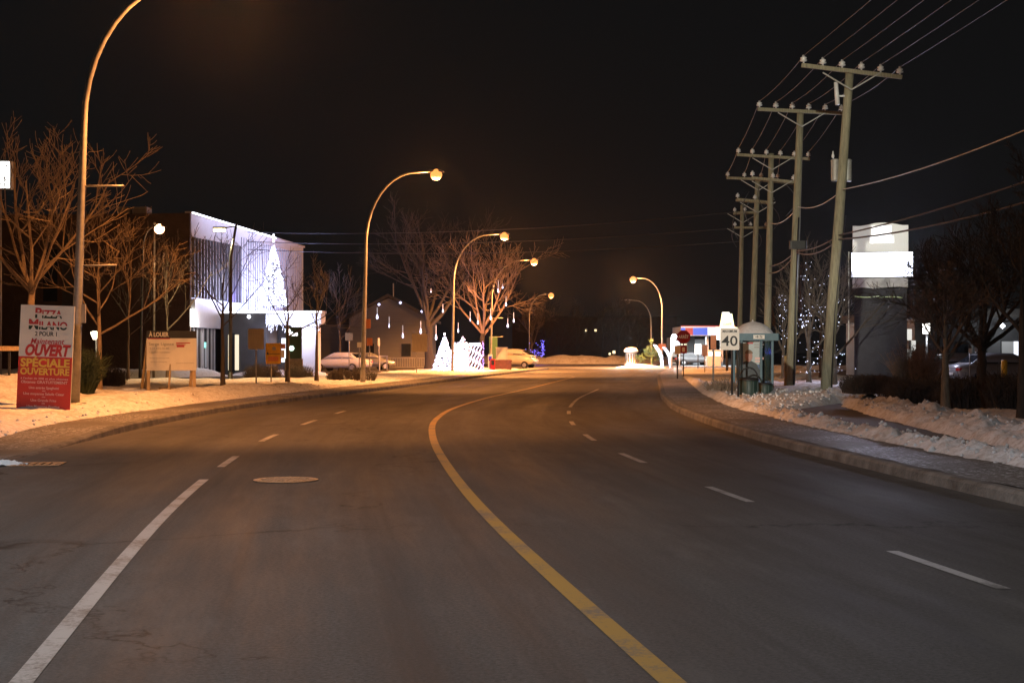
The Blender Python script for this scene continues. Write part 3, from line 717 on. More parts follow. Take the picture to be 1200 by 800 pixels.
# stop sign
d = 78
t, pl, zt, zl = post_sign('stop_sign', 'red octagonal stop sign reading arret above a small red plate', 801, d, 440, 'oct', 'stop_red', 387, 402.5, .73, 'stop sign', 'road signs near the bus shelter', postmat='dark_metal')
text('ARR\u00caT', .24, 'white_sign', pl, (0, -.017, (zt + zl)/2), width=.56, bold=.02)
m = MB().box(-.34, .18, -.012, 0, Z(414, d) - t.location.z, Z(404.5, d) - t.location.z).build('plate', 'stop_red', t)
MB().box(-.08, .08, -.016, -.013, Z(412, d) - t.location.z, Z(407, d) - t.location.z).build('symbol', 'white_sign', m)
post_sign('road_sign', 'orange brown sign plate on a dark post touching the stop sign', 794, 72, 440, 'rect', 'sign_back', 405, 415, .30, 'road sign', 'road signs near the bus shelter', postmat='dark_metal', r=.035)
post_sign('road_sign', 'narrow yellow brown sign edge on a thin post before the gas station', 836, 52, 456, 'rect', 'orange_sign', 393, 409, .2, 'road sign', 'road signs near the bus shelter', plate_dx=0)
post_sign('parking_sign', 'faint reddish sign on a post between the pumps and the speed limit sign', 826, 95, 437, 'rect', 'pink_ink', 404, 417, .36, 'road sign', 'road signs near the bus shelter')
post_sign('parking_sign', 'white upright parking sign in front of the dark store', 1137, 60, 440, 'rect', 'white_sign', 408, 414, .13, 'road sign', 'parking signs behind the hedge', z0=0)
post_sign('parking_sign', 'grey slim parking sign just beyond the white upright one', 1144, 62, 440, 'rect', 'grey_ink', 407, 412, .13, 'road sign', 'parking signs behind the hedge', z0=0)
# ------------------------------------------------------------------ white building with fins (local x runs along its facade, -y faces the street)
ang = math.atan2(29, 2.8)
B = thing('white_building', 'modern white building with dark vertical fins and a lit entrance block', 'building', (-19.8, 87, 0), ang)
TOP = Z(250, 87)
MB().box(.25, 29, .0, 13.5, -.1, TOP).build('facade', 'white_panel', B)
MB().box(0, .248, -.1, 13.6, -.1, TOP + .02).build('end_wall', 'brown_brick', B)
MB().box(-.01, .0, 7.2, 8.0, 2.0, TOP - 1).build('dark_panel', 'charcoal', B)
MB().box(-.03, -.011, 8.3, 9.2, 4.6, 7.8).build('window', 'glass_dark', B)
MB().box(.25, 29.05, -.14, .3, TOP, TOP + .14).build('parapet', 'white_panel', B)
MB().box(.3, 20, -.17, -.143, TOP + .04, TOP + .12).build('roof_edge_light', 'led_strip', B)
m = MB()
for i in range(17): s = .7 + i * .62; m.box(s, s + .14, -.17, .0 - .002, 4.85, 8.55 + .012 * i)
m.build('facade_fins', 'fin', B); m = MB()
for i in range(30): s = 11.3 + i * .58; m.box(s, s + .05, -.06, -.002, 4.3, 9.4)
m.build('panel_joint', 'pale_joint', B)
m = MB()
for i in range(8): s = 1.0 + i * 1.24; m.box(s, s + .20, -.02, -.003, 5.0, 8.3)
m.build('window_strip', 'glass_dark', B)
MB().box(5.2, 5.45, -.03, -.003, 4.95, 6.3).box(6.7, 6.9, -.03, -.003, 5.0, 6.6).build('lit_window', 'window_warm', B)
MB().box(.25, 11.8, -.34, -.003, 3.0, 4.75).build('fascia_band', 'white_panel', B)
MB().box(.3, 11.8, -.02, -.004, .15, 2.98).build('glazing', 'glass_dark', B)
m = MB()
for s in (.8, 1.5, 2.3, 2.7, 3.6, 4.4, 5.0): m.box(s, s + .10, -.10, -.021, .1, 2.98)
m.build('mullion', 'white_panel', B)
MB().box(2.45, 2.9, -.04, -.022, .6, 2.7).box(3.2, 3.5, -.04, -.022, .5, 2.1).build('lit_window', 'window_dim', B)
MB().box(2.9, 3.3, -.06, -.041, 1.75, 2.1).build('lit_sign', 'exit_teal', B)
wl = MB().box(.0, .18, -.28, -.12, 3.05, 4.1).build('wall_light', emit('wall_light', (1, .97, .9), 6, True), B)
lamp('POINT', 'wall_light_bulb', (.2, -.8, 3.3), 90, (1, .96, .86), B, .2)
# black entrance block and canopy, facing the street end
MB().box(5.5, 13, -3.35, -.35, -.1, Z(367, 92)).build('entrance_block', 'charcoal', B)
MB().box(5.38, 6.7, -7.05, -.36, Z(367, 92) + .001, Z(367, 92) + .16).build('canopy_roof', 'white_panel', B)
MB().box(5.34, 5.378, -7.05, -.36, Z(367, 92) + .03, Z(367, 92) + .13).build('canopy_edge_light', 'led_strip', B)
MB().box(5.44, 5.497, -1.55, -1.3, .3, 2.6).box(5.44, 5.497, -.95, -.85, .3, 2.6).build('lit_window', 'window_warm', B)
MB().box(5.46, 5.498, -1.3, -.95, .2, 2.7).build('door', 'glass_dark', B)
MB().box(5.4, 6.66, -7.0, -3.36, Z(390, 92) + .55, Z(367, 92) - .002).build('canopy_fascia', 'white_panel', B)
MB().box(5.8, 6.6, -6.7, -5.05, -.1, Z(390, 92) + .54).build('wing_wall', 'white_panel', B)
MB().box(8.5, 12, -5.04, -3.36, -.1, Z(390, 92) + .54).build('recess_wall', 'charcoal', B)
MB().box(8.42, 8.49, -4.8, -3.6, .8, 2.4).build('lit_window', 'window_white', B)
MB().ball((5.2, -2.3, Z(371, 92)), .12).build('wall_light', 'led_strip', B)
# light on the facade: LED washers sitting on the canopy and along the parapet
lamp('AREA', 'facade_washer', (16, -2.6, 4.4), 1400, (.46, .54, 1), B, 8, None, rot=(R(150), 0, 0), sy=.3)
lamp('AREA', 'fin_washer', (6.5, -1.9, 4.9), 380, (.58, .66, 1), B, 8, None, rot=(R(145), 0, 0), sy=.2)
lamp('AREA', 'purple_washer', (8.9, -.5, 5.0), 40, (.30, .22, 1), B, .6, None, rot=(R(150), 0, 0), sy=.2)
lamp('AREA', 'roof_washer', (10, -1.2, TOP + .2), 110, (.52, .6, 1), B, 16, None, rot=(R(35), 0, 0), sy=.2)
lamp('AREA', 'canopy_light', (4.0, -5.2, 3.0), 150, (.70, .72, 1), B, 3, None, rot=(R(60), 0, R(-90)), sy=.3)
lamp('AREA', 'entry_light', (1.2, -2.2, 3.2), 30, (.8, .8, 1), B, 4, None, rot=(R(75), 0, 0), sy=.3)
# rooftop plant
for i, (px0, px1) in enumerate(((141, 155), (158, 175))):
    xa, xb = X(px0, 90), X(px1, 90)
    u = thing('rooftop_unit', ('boxy pale ventilation unit on the brick roof, the one further from the fins', 'boxy pale ventilation unit on the brick roof, the one closer to the fins')[i], 'ventilation unit', ((xa + xb)/2, 90, TOP + .02), 0, 'ventilation units on the roof')
    w = (xb - xa) / 2; m = MB().box(-w, w, -.6, .6, 0, .62); m.build('housing', 'cabinet', u)
    g = MB()
    for k in range(5): g.box(-w * .8, w * .8, -.63, -.601, .1 + k * .1, .15 + k * .1)
    g.build('louvre', 'galv', u)
# icicle lights and the light tree on the canopy
def glow_cloud(name, label, cat, loc, pts, r, mat, group=None, wire=None, rz=0):
    t = thing(name, label, cat, loc, rz, group)
    m = MB()
    for p in pts: m.octa(p, r * rng.uniform(.7, 1.25))
    struct(m.build('light_chain', mat, t), None, 'stuff')
    if wire: wire(t)
    return t
rng = random.Random(11)
def canopy_icicles():
    pts = []; zt = Z(368, 92)
    for k in range(46):
        y = -3.4 - 3.6 * (k + rng.random() * .6) / 46
        L = rng.uniform(.35, 1.25)
        for q in range(int(L / .07)): pts.append((5.30 + rng.uniform(-.03, .03), y + rng.uniform(-.03, .03), zt - .05 - q * .07))
    return pts
ic = glow_cloud('icicle_lights', 'curtain of white icicle lights hanging from the canopy edge', 'icicle lights', (-19.8, 87, 0), canopy_icicles(), .03, 'bulb', rz=ang)
lamp('POINT', 'icicle_glow', (4.6, -5.4, 3.3), 60, (.74, .76, 1), ic, .6)
def cone_tree(name, label, px, d, y0, y1, wpx, n, r, glow, base_z=None, star=.5):
    x = X(px, d); z0 = Z(y1, d); H = Z(y0, d) - z0; W = wpx * d / F / 2
    t = thing(name, label, 'light tree', (x, d, z0))
    pts = []
    for i in range(n):
        f = rng.random() ** .62; f = 1 - f       # more at the bottom
        a = rng.uniform(0, 2*PI); tier = .86 + .14 * (1 - (f * 9) % 1)
        rr = W * ((1 - f) ** .85 * tier * rng.uniform(.82, 1.06)) + .03; pts.append((rr * math.cos(a), rr * math.sin(a), f * H * .95))
    m = MB()
    for p in pts: m.octa(p, r * rng.uniform(.7, 1.3))
    struct(m.build('light_chain', 'bulb', t), None, 'stuff')
    m = MB().tube([(0, 0, 0), (0, 0, H)], [.05, .02], 6)
    for k in range(10):
        z = H * .93 * k / 10; rr = W * (1 - k / 10) ** .92 * .92; ring = [(rr * math.cos(2*PI*q/16), rr * math.sin(2*PI*q/16), z) for q in range(17)]
        m.tube(ring, .02, 4)
        for q in range(0, 16, 2): m.bar((0, 0, z + .02), ring[q], .015)
    m.build('wire_frame', 'galv', t)
    if star: MB().box(-.05, .05, -.05, .05, H - .05, H + star).build('tip_light', 'led_strip', t)
    lamp('POINT', 'tree_glow', (0, -W * 1.4, H * .25), glow, (.55, .56, 1), t, .5)
    return t
cone_tree('light_tree', 'tall glowing white light tree standing on the entrance canopy roof', 320.5, 98, 283, 359, 34, 950, .055, 150)
cone_tree('light_tree', 'glowing white light tree standing in the snow beside the street lamp', 521, 100, 392, 438, 32, 850, .05, 260, star=.12)
# light arches display beside it
def light_wall(name, label, px0, px1, d, prof, n, glow):
    t = thing(name, label, 'light display', (X(px0, d), d, 0))
    m = MB(); Wd = X(px1, d) - X(px0, d)
    for i in range(n):
        f = rng.random(); px = px0 + f * (px1 - px0)
        zt = Z(np.interp(px, [p[0] for p in prof], [p[1] for p in prof]), d); z = .15 + (zt - .15) * rng.random()
        m.octa((f * Wd, rng.uniform(-.25, .25), z), .045 * rng.uniform(.7, 1.3))
    struct(m.build('light_chain', 'bulb', t), None, 'stuff')
    fr = MB()
    for k in range(9):
        f = k / 8; px = px0 + f * (px1 - px0); zt = Z(np.interp(px, [p[0] for p in prof], [p[1] for p in prof]), d)
        fr.bar((f * Wd, 0, 0), (f * Wd, 0, zt), .04)
    for k in range(8):
        for z in (.5, 1.1): fr.bar((k/8 * Wd, 0, z), ((k+1)/8 * Wd, 0, z), .03)
    fr.build('wire_frame', 'galv', t)
    lamp('POINT', 'display_glow', (Wd / 2, -1.2, .6), glow, (.42, .38, 1), t, .5)
    return t
light_wall('light_display', 'white light figure with a raised peak between light tree and blue arch', 531, 549, 103, [(531, 402), (539, 401), (542.5, 393), (546, 400), (549, 403)], 750, 330)
# blue white arch lattice: gift box outlines
t = thing('light_arch', 'blue tinted lattice of lights forming a gift box by the pale lamp', 'light display', (X(550, 104), 104, 0))
m = MB()
w = X(563, 104) - X(550, 104); h = Z(404, 104)
for i in range(640):
    e = rng.random(); k = rng.randrange(5)
    z = .15 + e * (h - .15); xx = (0, .25, .5, .75, 1)[k] * w
    m.octa((xx + .09 * math.sin(z * 9 + k), rng.uniform(-.1, .1), z), .035)
for i in range(120): m.octa((rng.random() * w, 0, h + rng.uniform(-.05, .12)), .045)
struct(m.build('light_chain', 'bulb', t), None, 'stuff')
fr = MB()
for k in range(5): fr.bar((k * w / 4, .05, 0), (k * w / 4, .05, h), .03)
for z in (.2, h / 2, h): fr.bar((0, .05, z), (w, .05, z), .03)
fr.build('wire_frame', 'galv', t)
m = MB()
for i in range(60): m.octa((w + .2 + rng.uniform(-.05, .05), .1, .1 + 2.2 * rng.random()), .03)
struct(m.build('blue_light_chain', 'bulb_blue', t), None, 'stuff')
lamp('POINT', 'blue_glow', (w + .3, -.3, 1.2), 90, (.18, .12, 1), t, .4)
# ------------------------------------------------------------------ green monument sign
d = 86
t = thing('monument_sign', 'dark green lit monument sign with white letters beside the canopy', 'sign', (X(344, d), d, 0))
w = 18.5 * d / F / 2
MB().box(-w, w, 0, .25, Z(420, d), Z(383, d)).build('panel', 'green_sign', t)
MB().box(-w - .05, w + .05, -.05, .3, -.1, Z(420, d) - .002).build('base', 'stone', t)
text('la', .42, 'lit_text', t, (-.30, -.02, Z(387.2, d)), 'lettering', bold=.04)
text('Caisse', .36, 'lit_text', t, (-.08, -.02, Z(391, d)), 'lettering', bold=.04, width=.66)
m = MB(); cz = Z(408, d); m.plate([(-.12 + .17 * math.cos(R(60*k)), cz + .17 * math.sin(R(60*k))) for k in range(6)][::-1], -.03, -.002); m.build('emblem', emit('lit_emblem', (.75, 1, .85), 2.2), t)
# ------------------------------------------------------------------ grey gabled house
d = 128
H = thing('grey_house', 'grey gabled building with lights dotted along its roof edge behind the sedan', 'house', (X(455, d), d, 0))
hw = 46 * d / F; e = Z(372, d); ap = Z(346, d)
MB().plate([(-hw, -.1), (hw, -.1), (hw, e), (0, ap - .25), (-hw, e)], 0, 14).build('wall', 'grey_siding', H)
rf = MB()
for s in (-1, 1): rf.plate([(s * (hw + .5), e - .35), (s * (hw + .5), e - .1), (0, ap + .12), (0, ap - .15)][::s], -.6, 14.3)
rf.build('roof', 'roof_dark', H)
MB().tube([(.2, 3, ap - .2), (.2, 3, Z(330, d))], .06, 6).build('vent_pipe', 'galv', H)
MB().box(-hw - 3.6, -hw - .002, 1.5, 12, -.1, e - .6).build('side_wing', 'grey_siding', H)
MB().plate([(-hw - 3.8, e - .6), (-hw - .01, e - .6), (-hw - .01, e + .5)][::-1], 1.2, 12.2).build('side_roof', 'roof_dark', H)
for sx, w2 in ((-1.7, .5), (1.6, .5)):
    f = MB().box(sx - w2, sx + w2, -.05, -.002, 1.0, 2.3).build('window', 'grey_siding', H)
    MB().box(sx - w2 + .08, sx + w2 - .08, -.07, -.051, 1.08, 2.22).build('pane', 'glass_dark', f)
m = MB()
for px, py in ((445, 357), (470, 355), (495, 365)): m.octa((X(px, d) - X(455, d), -.75, Z(py, d)), .13)
m.build('roof_light', emit('roof_light', (.65, .65, 1), 3.5), H)
lamp('SPOT', 'house_fill', (0, -9, 5.4), 110, (.85, .88, 1), H, .3, 150, .6, (R(50), 0, 0))  # unseen spot added to brighten the house front
t = thing('railing', 'dark low picket railing in front of the grey house', 'railing', (X(470, 118), 118, 0))
m = MB().box(-2.3, 2.6, -.03, .03, .95, 1.02).box(-2.3, 2.6, -.03, .03, .2, .26)
for k in range(25): m.box(-2.3 + k*.2, -2.26 + k*.2, -.02, .02, .25, .96)
m.build('rail_frame', 'galv', t)
t = thing('garden_arbour', 'little pale frame standing in the yard of the grey house', 'frame', (X(449, 112), 112, 0))
MB().bar((-.3, 0, 0), (-.3, 0, 1.1), .1).bar((.3, 0, 0), (.3, 0, 1.1), .1).box(-.38, .38, -.07, .07, 1.1, 1.2).build('frame', 'white_panel', t)
# ------------------------------------------------------------------ dark store behind the hedge
d = 78
S = thing('dark_store', 'dark flat roofed store with scattered lit windows behind the bare hedge', 'building', (X(1150, d), d, 0))
x0, x1 = X(1072, d) - X(1150, d), X(1330, d) - X(1150, d)
MB().box(x0, x1, 0, 16, -.1, Z(372, d)).build('wall', 'charcoal', S)
MB().box(x0 - .3, x1, -.5, 16, Z(372, d) + .001, Z(362, d)).build('roof', 'roof_dark', S)
def onS(a, b, c, e, mat, name, y=-.04): return MB().box(X(a, d) - X(1150, d), X(b, d) - X(1150, d), y, -.003, Z(e, d), Z(c, d)).build(name, mat, S)
onS(1157, 1172, 398, 428, 'grey_siding', 'bay'); onS(1174, 1192, 400, 424, emit('bay_wall_glow', (.8, .82, .8), .12), 'glowing_bay')  # second bay wall glows faintly in place of lamp light falling on it
onS(1188, 1193, 400, 422, 'window_white', 'lit_window', -.06)
onS(1136, 1138.5, 404, 436, 'galv', 'column', -.3); onS(1146, 1155, 400, 436, 'glass_dark', 'door', -.06); onS(1120, 1134, 400, 436, 'glass_dark', 'door', -.06)
MB().octa((X(1169, d) - X(1150, d), -.8, Z(382, d)), .16).build('wall_light', 'led_strip', S)
MB().octa((X(1113, d) - X(1150, d), -.8, Z(380, d)), .07).build('wall_light', 'bulb_blue', S)
lamp('POINT', 'store_bulb', (X(1172, d) - X(1150, d), -1.6, Z(384, d)), 60, (.9, .95, 1), S, .2)
t = thing('lot_light', 'bright white lot light glowing beyond the dark sign tower', 'lamp post', (X(1086, 70), 70, 0))
MB().tube([(0, 0, 0), (0, 0, Z(382, 70))], .06, 8).build('pole', 'dark_metal', t, True)
MB().rbox(-.16, .16, -.2, .2, Z(391, 70), Z(379, 70), .07).build('lens', 'white_box', t); lamp('SPOT', 'lot_bulb', (0, -.35, Z(393, 70)), 260, (.9, .95, 1), t, .2, 160)
t = thing('banner_sign', 'stacked white lit panels at the side of the dark sign tower', 'sign', (X(1067, 66), 66, 0))
for a, b, c, e in ((1062.5, 1068.5, 385.5, 398.5), (1068, 1073, 399, 411), (1061.5, 1069, 409, 425)):
    MB().box(X(a, 66) - X(1067, 66), X(b, 66) - X(1067, 66), -.03, .03, Z(e, 66), Z(c, 66)).build('lit_panel', emit('banner_glow', (1, .98, .9), .75 if c < 405 else .3), t)
MB().tube([(0, .1, 0), (0, .1, Z(386, 66))], .05, 6).build('pole', 'dark_metal', t, True)
t = thing('bollard', 'yellow painted bollard in front of the parked grey car', 'bollard', (X(1177, 56), 56, 0))
MB().lathe([(.12, 0), (.12, Z(423, 56)), (.10, Z(422, 56)), (.02, Z(421.3, 56))], n=12).build('post', 'yellow_post', t, True); t.scale = (1, 1, 1.0)
MB().lathe([(.13, 0), (.13, .06)], n=12).build('base', 'dark_metal', t)
t['label'] = 'yellow painted bollard in front of the parked grey car'
# ------------------------------------------------------------------ gas station
d = 150
G = thing('gas_station', 'bright gas station canopy in blue white and red over two pump columns', 'gas station', (X(826, d), d, 0))
def onG(a, b, c, e, y0, y1, mat, name, par=None): return MB().box(X(a, d) - X(826, d), X(b, d) - X(826, d), y0, y1, Z(e, d), Z(c, d)).build(name, mat, par or G)
cn = onG(798, 862, 382.5, 393, 0, 8, 'white_panel', 'canopy')
onG(798, 803, 384, 392.5, -.03, -.002, 'canopy_blue', 'fascia_panel', cn); onG(803.2, 812, 384, 392.5, -.03, -.002, 'canopy_red', 'fascia_panel', cn)
onG(812.2, 829, 384, 392.5, -.03, -.002, 'canopy_blue', 'fascia_panel', cn); onG(829.2, 846, 383.5, 392.5, -.03, -.002, 'canopy_white', 'fascia_panel', cn); onG(846.2, 862, 383.5, 392.5, -.03, -.002, 'canopy_blue', 'fascia_panel', cn)
onG(798, 862, 381.5, 382.4, -.06, .2, 'canopy_red', 'trim', cn)
for a in (829, 846): onG(a, a + 3, 393.1, 432, 1, 1.4, 'white_panel', 'column')
onG(846, 854, 366, 392, -.5, -.1, 'white_box', 'price_sign')
onG(802, 822, 394, 427, 12, 17, 'pale_print', 'store_wall'); onG(804, 812, 398, 412, 11.9, 11.99, 'window_white', 'lit_window'); onG(814, 821, 399, 411, 11.9, 11.99, 'window_warm', 'lit_window')
onG(821.5, 830, 394, 424, 11, 16, 'charcoal', 'store_wall'); onG(830, 850, 396, 428, 13, 17, 'white_panel', 'store_wall')
for i, a in enumerate((833, 841)):
    pu = thing('gas_pump', ('white gas pump next to the first canopy column', 'white gas pump next to the column by the speed limit sign')[i], 'gas pump', (X(a, 148), 148, 0), 0, 'gas pumps under the canopy')
    MB().rbox(-.35, .35, -.25, .25, 0, 1.7, .06).build('housing', 'white_panel', pu); MB().box(-.25, .25, -.27, -.251, 1.05, 1.5).build('display', 'window_white', pu); MB().tube([(.36, 0, 1.3), (.5, 0, .8), (.38, 0, .4)], .03, 5).build('hose', 'black', pu)
lamp('AREA', 'canopy_light', ((X(838, d) - X(826, d)), 3.5, Z(394, d) - .05), 2600, (.86, .95, 1), G, 6, rot=(0, 0, 0), sy=5)
lamp('AREA', 'canopy_front_light', ((X(812, d) - X(826, d)), -3, Z(384, d) + 1), 160, (.86, .95, 1), G, 4, rot=(R(25), 0, R(-20)), sy=1)
d2 = 100
t = thing('cafe_sign', 'glowing yellow lampshade shaped sign with small red letters above the speed limit sign', 'sign', (X(852, d2), d2, 0))
wz = d2 / F
MB().plate([(-8.3*wz, Z(383.2, d2)), (8.3*wz, Z(383.2, d2)), (5.6*wz, Z(367.5, d2)), (-5.6*wz, Z(367.5, d2))], -.15, .15).build('shade', 'lampshade', t)
MB().box(-13*wz, 12*wz, -.17, .17, Z(385, d2), Z(383.4, d2)).build('ledge', 'lampshade', t)
MB().box(-12*wz, -5*wz, -.1, .1, Z(398, d2), Z(385.1, d2)).build('light_box', 'white_box', t)
text('CAF\u00c9', .24, 'red_text', t, (0, -.17, Z(380, d2)), bold=.03, width=.62)
MB().tube([(0, 0, 0), (0, 0, Z(385, d2))], .09, 8).build('pole', 'dark_metal', t, True)
t = thing('white_lamp', 'bright white lamp on a white pole beside the light arches', 'lamp post', (X(787, 128), 128, 0), 0)
MB().tube([(0, 0, 0), (0, 0, Z(396, 128))], .09, 8).build('pole', 'white_panel', t, True); MB().ball((.22, 0, Z(394.5, 128)), .26, 8).build('globe', 'white_box', t, True)
lamp('POINT', 'globe_glow', (.2, -.6, Z(394, 128)), 900, (.9, 1, .97), t, .2)
MB().tube([(.75, .2, 0), (.75, .2, Z(405, 128))], .05, 6).build('conduit', 'white_panel', t, True)
t = thing('lit_menu_sign', 'white lit box sign on a short post in front of the gas pumps', 'sign', (X(818, 125), 125, 0))
MB().rbox(-.26, .26, -.12, .12, Z(415, 125), Z(403, 125), .04).build('light_box', 'white_box', t); MB().tube([(0, 0, 0), (0, 0, Z(414, 125))], .05, 6).build('post', 'dark_metal', t, True)
# snow capped monument, arches
d = 138
t = thing('stone_monument', 'small round pale monument under a thick snow cap on the bright corner', 'monument', (X(739.5, d), d, .1), 0)
MB().lathe([(.62, 0), (.62, .2), (.5, .3), (.5, 1.25), (.6, 1.35)], n=14).build('drum', 'white_panel', t, True)
MB().lathe([(.7, 1.35), (.72, 1.5), (.5, 1.75), (.05, 1.85)], n=14).build('snow_cap', 'snow_clean', t, True)
m = MB()
for k in range(7): a = R(180 + 30*k - 5); m.box(.5*math.cos(a)-.07, .5*math.cos(a)+.07, .5*math.sin(a)-.05, .5*math.sin(a)+.03, .4, 1.2)
m.build('dark_niche', 'charcoal', t)
lamp('POINT', 'monument_fill', (-1.6, -3.0, 2.6), 900, (.85, .97, 1), t, .2)  # unseen point light added to whiten the monument and the snow around it
def arch(label, px0, px1, pxt, d, yt):
    t = thing('light_arch', label, 'light display', (0, d, 0), 0, 'white light arches on the corner')
    m = MB(); fr = []
    for i in range(300):
        f = rng.random(); c = f * f * (3 - 2*f)
        px = px0 + (px1 - px0) * f + (pxt) * math.sin(PI * f); z = (Z(yt, d)) * (1 - f) ** .7 
        m.octa((X(px, d) + rng.uniform(-.12, .12), rng.uniform(-.1, .1), z), .05)
    for k in range(13):
        f = k / 12; px = px0 + (px1 - px0) * f + pxt * math.sin(PI * f); fr.append((X(px, d), 0, Z(yt, d) * (1 - f) ** .7))
    struct(m.build('light_chain', 'bulb', t), None, 'stuff'); MB().tube(fr, .04, 5).build('hoop', 'galv', t); return t
arch('glowing white light arc leaning against the far lamp pole, the fuller one', 767, 776, 2.2, 132, 404)
arch('glowing white light arc curving down towards the white lamp', 778, 786, 2.0, 131, 407)
lamp('POINT', 'arch_glow', (X(762, 130), 128.5, 1.8), 600, (.85, .97, 1), None, .4).name = 'arch_glow'
# ------------------------------------------------------------------ LED sign tower
d = 65
T = thing('sign_tower', 'tall dark sign tower with a blazing white screen under an arched header', 'sign tower', (X(1032, d), d, 0), R(-14))
def rx(px): return X(px, d) - X(1032, d)
MB().box(rx(1002), rx(1062), 0, .9, -.1, Z(338, d)).build('column', 'dark_stone', T)
n = 14; pts = [(rx(1000), Z(295.4, d)), (rx(1063.5), Z(295.4, d))]
top = [(1063.5, 264), (1057, 264), (1050, 262.6), (1042, 261), (1034, 260.6), (1026, 261), (1016, 263), (1008, 264), (1000, 263.6)]
MB().plate([(rx(a), Z(b, d)) for a, b in [(1000, 295.2), (1063.5, 295.2)] + top], .1, .8).build('header_box', 'white_panel', T)
MB().plate([(rx(a + (.5 if a < 1030 else -.5)), Z(b + .5, d)) for a, b in [(1000, 294.7), (1063.5, 294.7)] + top], .07, .098).build('header_face', 'header', T)
MB().box(rx(1022), rx(1044), .045, .069, Z(277, d), Z(264.5, d)).box(rx(1020), rx(1047), .045, .069, Z(284.5, d), Z(277.2, d)).build('header_logo', 'header_logo', T)
m = MB().box(rx(998), rx(1069), -.05, .9, Z(325, d), Z(295.3, d)).build('screen_case', 'dark_metal', T)
MB().box(rx(999), rx(1068.2), -.075, -.052, Z(324.2, d), Z(296, d)).build('led_screen', 'screen', m)
MB().plate([(rx(1000), Z(337, d)), (rx(1012), Z(336.5, d)), (rx(1024), Z(338, d)), (rx(1040), Z(336.5, d)), (rx(1052), Z(336, d)), (rx(1063), Z(337, d)), (rx(1063), Z(325.4, d)), (rx(1000), Z(325.4, d))], -.01, .9).build('lower_panel', pbr('shadow_mottled_panel', (.5, .5, .52), .6, 0, .5, 1.4, detail=8), T)  # mottled colour stands for branch shadows on the strip
MB().box(rx(995), rx(996.2), .1, .2, Z(400, d), Z(294, d)).build('conduit', 'galv', T)
lamp('AREA', 'screen_light', (0, -.25, Z(310, d)), 700, (.72, .74, 1), T, 2.6, rot=(R(-82), 0, 0), sy=1.1)
gp = []
for px in np.linspace(1003, 1056, 60): gp.append((rx(px), -.06, Z(347 + 1.2 * math.sin((px - 1003) / 8.5) + (2 if px > 1030 else 0), d)))
g = thing('garland', 'thin green lit garland draped across the dark sign tower', 'garland', (X(1032, d), d, 0), R(-14))
MB().tube([p for p in gp[::3]], .02, 5).build('cord', 'evergreen', g)
m = MB()
for p in gp: m.octa((p[0], p[1] - .03, p[2]), .02)
struct(m.build('light_chain', 'bulb_green', g), None, 'stuff')
# ------------------------------------------------------------------ far apartment block and treeline
d = 260
A = thing('apartment_building', 'dark far apartment block with a few lit windows beyond the crossing', 'building', (X(690, d), d, 0))
MB().box(-14, 16, 0, 12, -.1, Z(372, d)).build('wall', 'brown_brick', A); MB().box(-14.4, 16.4, -.4, 12.4, Z(372, d) + .01, Z(370.5, d)).build('roof', 'roof_dark', A)
for px, py, w, h, mt in ((687, 387, .2, .2, 'window_warm'), (698, 387, .2, .2, 'window_warm'), (719.5, 412.5, .25, .25, 'window_warm'), (714.5, 414.5, .18, .18, 'window_warm')):
    f = MB().box(X(px, d) - X(690, d) - w - .1, X(px, d) - X(690, d) + w + .1, -.04, -.002, Z(py, d) - h - .1, Z(py, d) + h + .1).build('window', 'dark_metal', A)
    MB().box(X(px, d) - X(690, d) - w, X(px, d) - X(690, d) + w, -.07, -.041, Z(py, d) - h, Z(py, d) + h).build('pane', mt if mt != 'window_warm' else emit('far_window', (1, .8, .45), 2.0), f)
# ------------------------------------------------------------------ bare trees
def perp(v, rng):
    a = v.orthogonal().normalized(); return Quaternion(v, rng.uniform(0, 2*PI)) @ a
def limb(mb, p, v, L, r, lvl, maxl, rng, up=.12, nch=(4, 6), ang=(28, 58), rmin=.006, wob=.16, tips=None, skip=.3):
    n = 5 if lvl < 2 else 3
    pts = [p.copy()]; rad = [r]; d = v.normalized(); q = p.copy()
    for i in range(n):
        d = (d + Vector((rng.uniform(-1, 1), rng.uniform(-1, 1), rng.uniform(-.6, .8))) * wob + Vector((0, 0, up))).normalized()
        q = q + d * L / n; pts.append(q.copy()); rad.append(max(rmin, r * (1 - .68 * (i + 1) / n)))
    mb.tube(pts, rad, 7 if lvl == 0 else (5 if lvl == 1 else 3), cap=False)
    if tips is not None and lvl >= maxl - 1: tips += pts[1:]
    if lvl < maxl:
        k = rng.randint(*nch)
        for j in range(k):
            t = skip + (1 - skip) * (j + rng.random()) / k; i = min(n - 1, int(t * n)); f = t * n - i
            b = pts[i].lerp(pts[i+1], f); dd = (pts[i+1] - pts[i]).normalized()
            ax = perp(dd, rng); nd = Quaternion(ax, R(rng.uniform(*ang))) @ dd
            limb(mb, b, nd, L * rng.uniform(.45, .72) * (1.15 - .5 * t), max(rmin, rad[i] * rng.uniform(.5, .7)), lvl + 1, maxl, rng, up, nch, ang, rmin, wob, tips, .2)
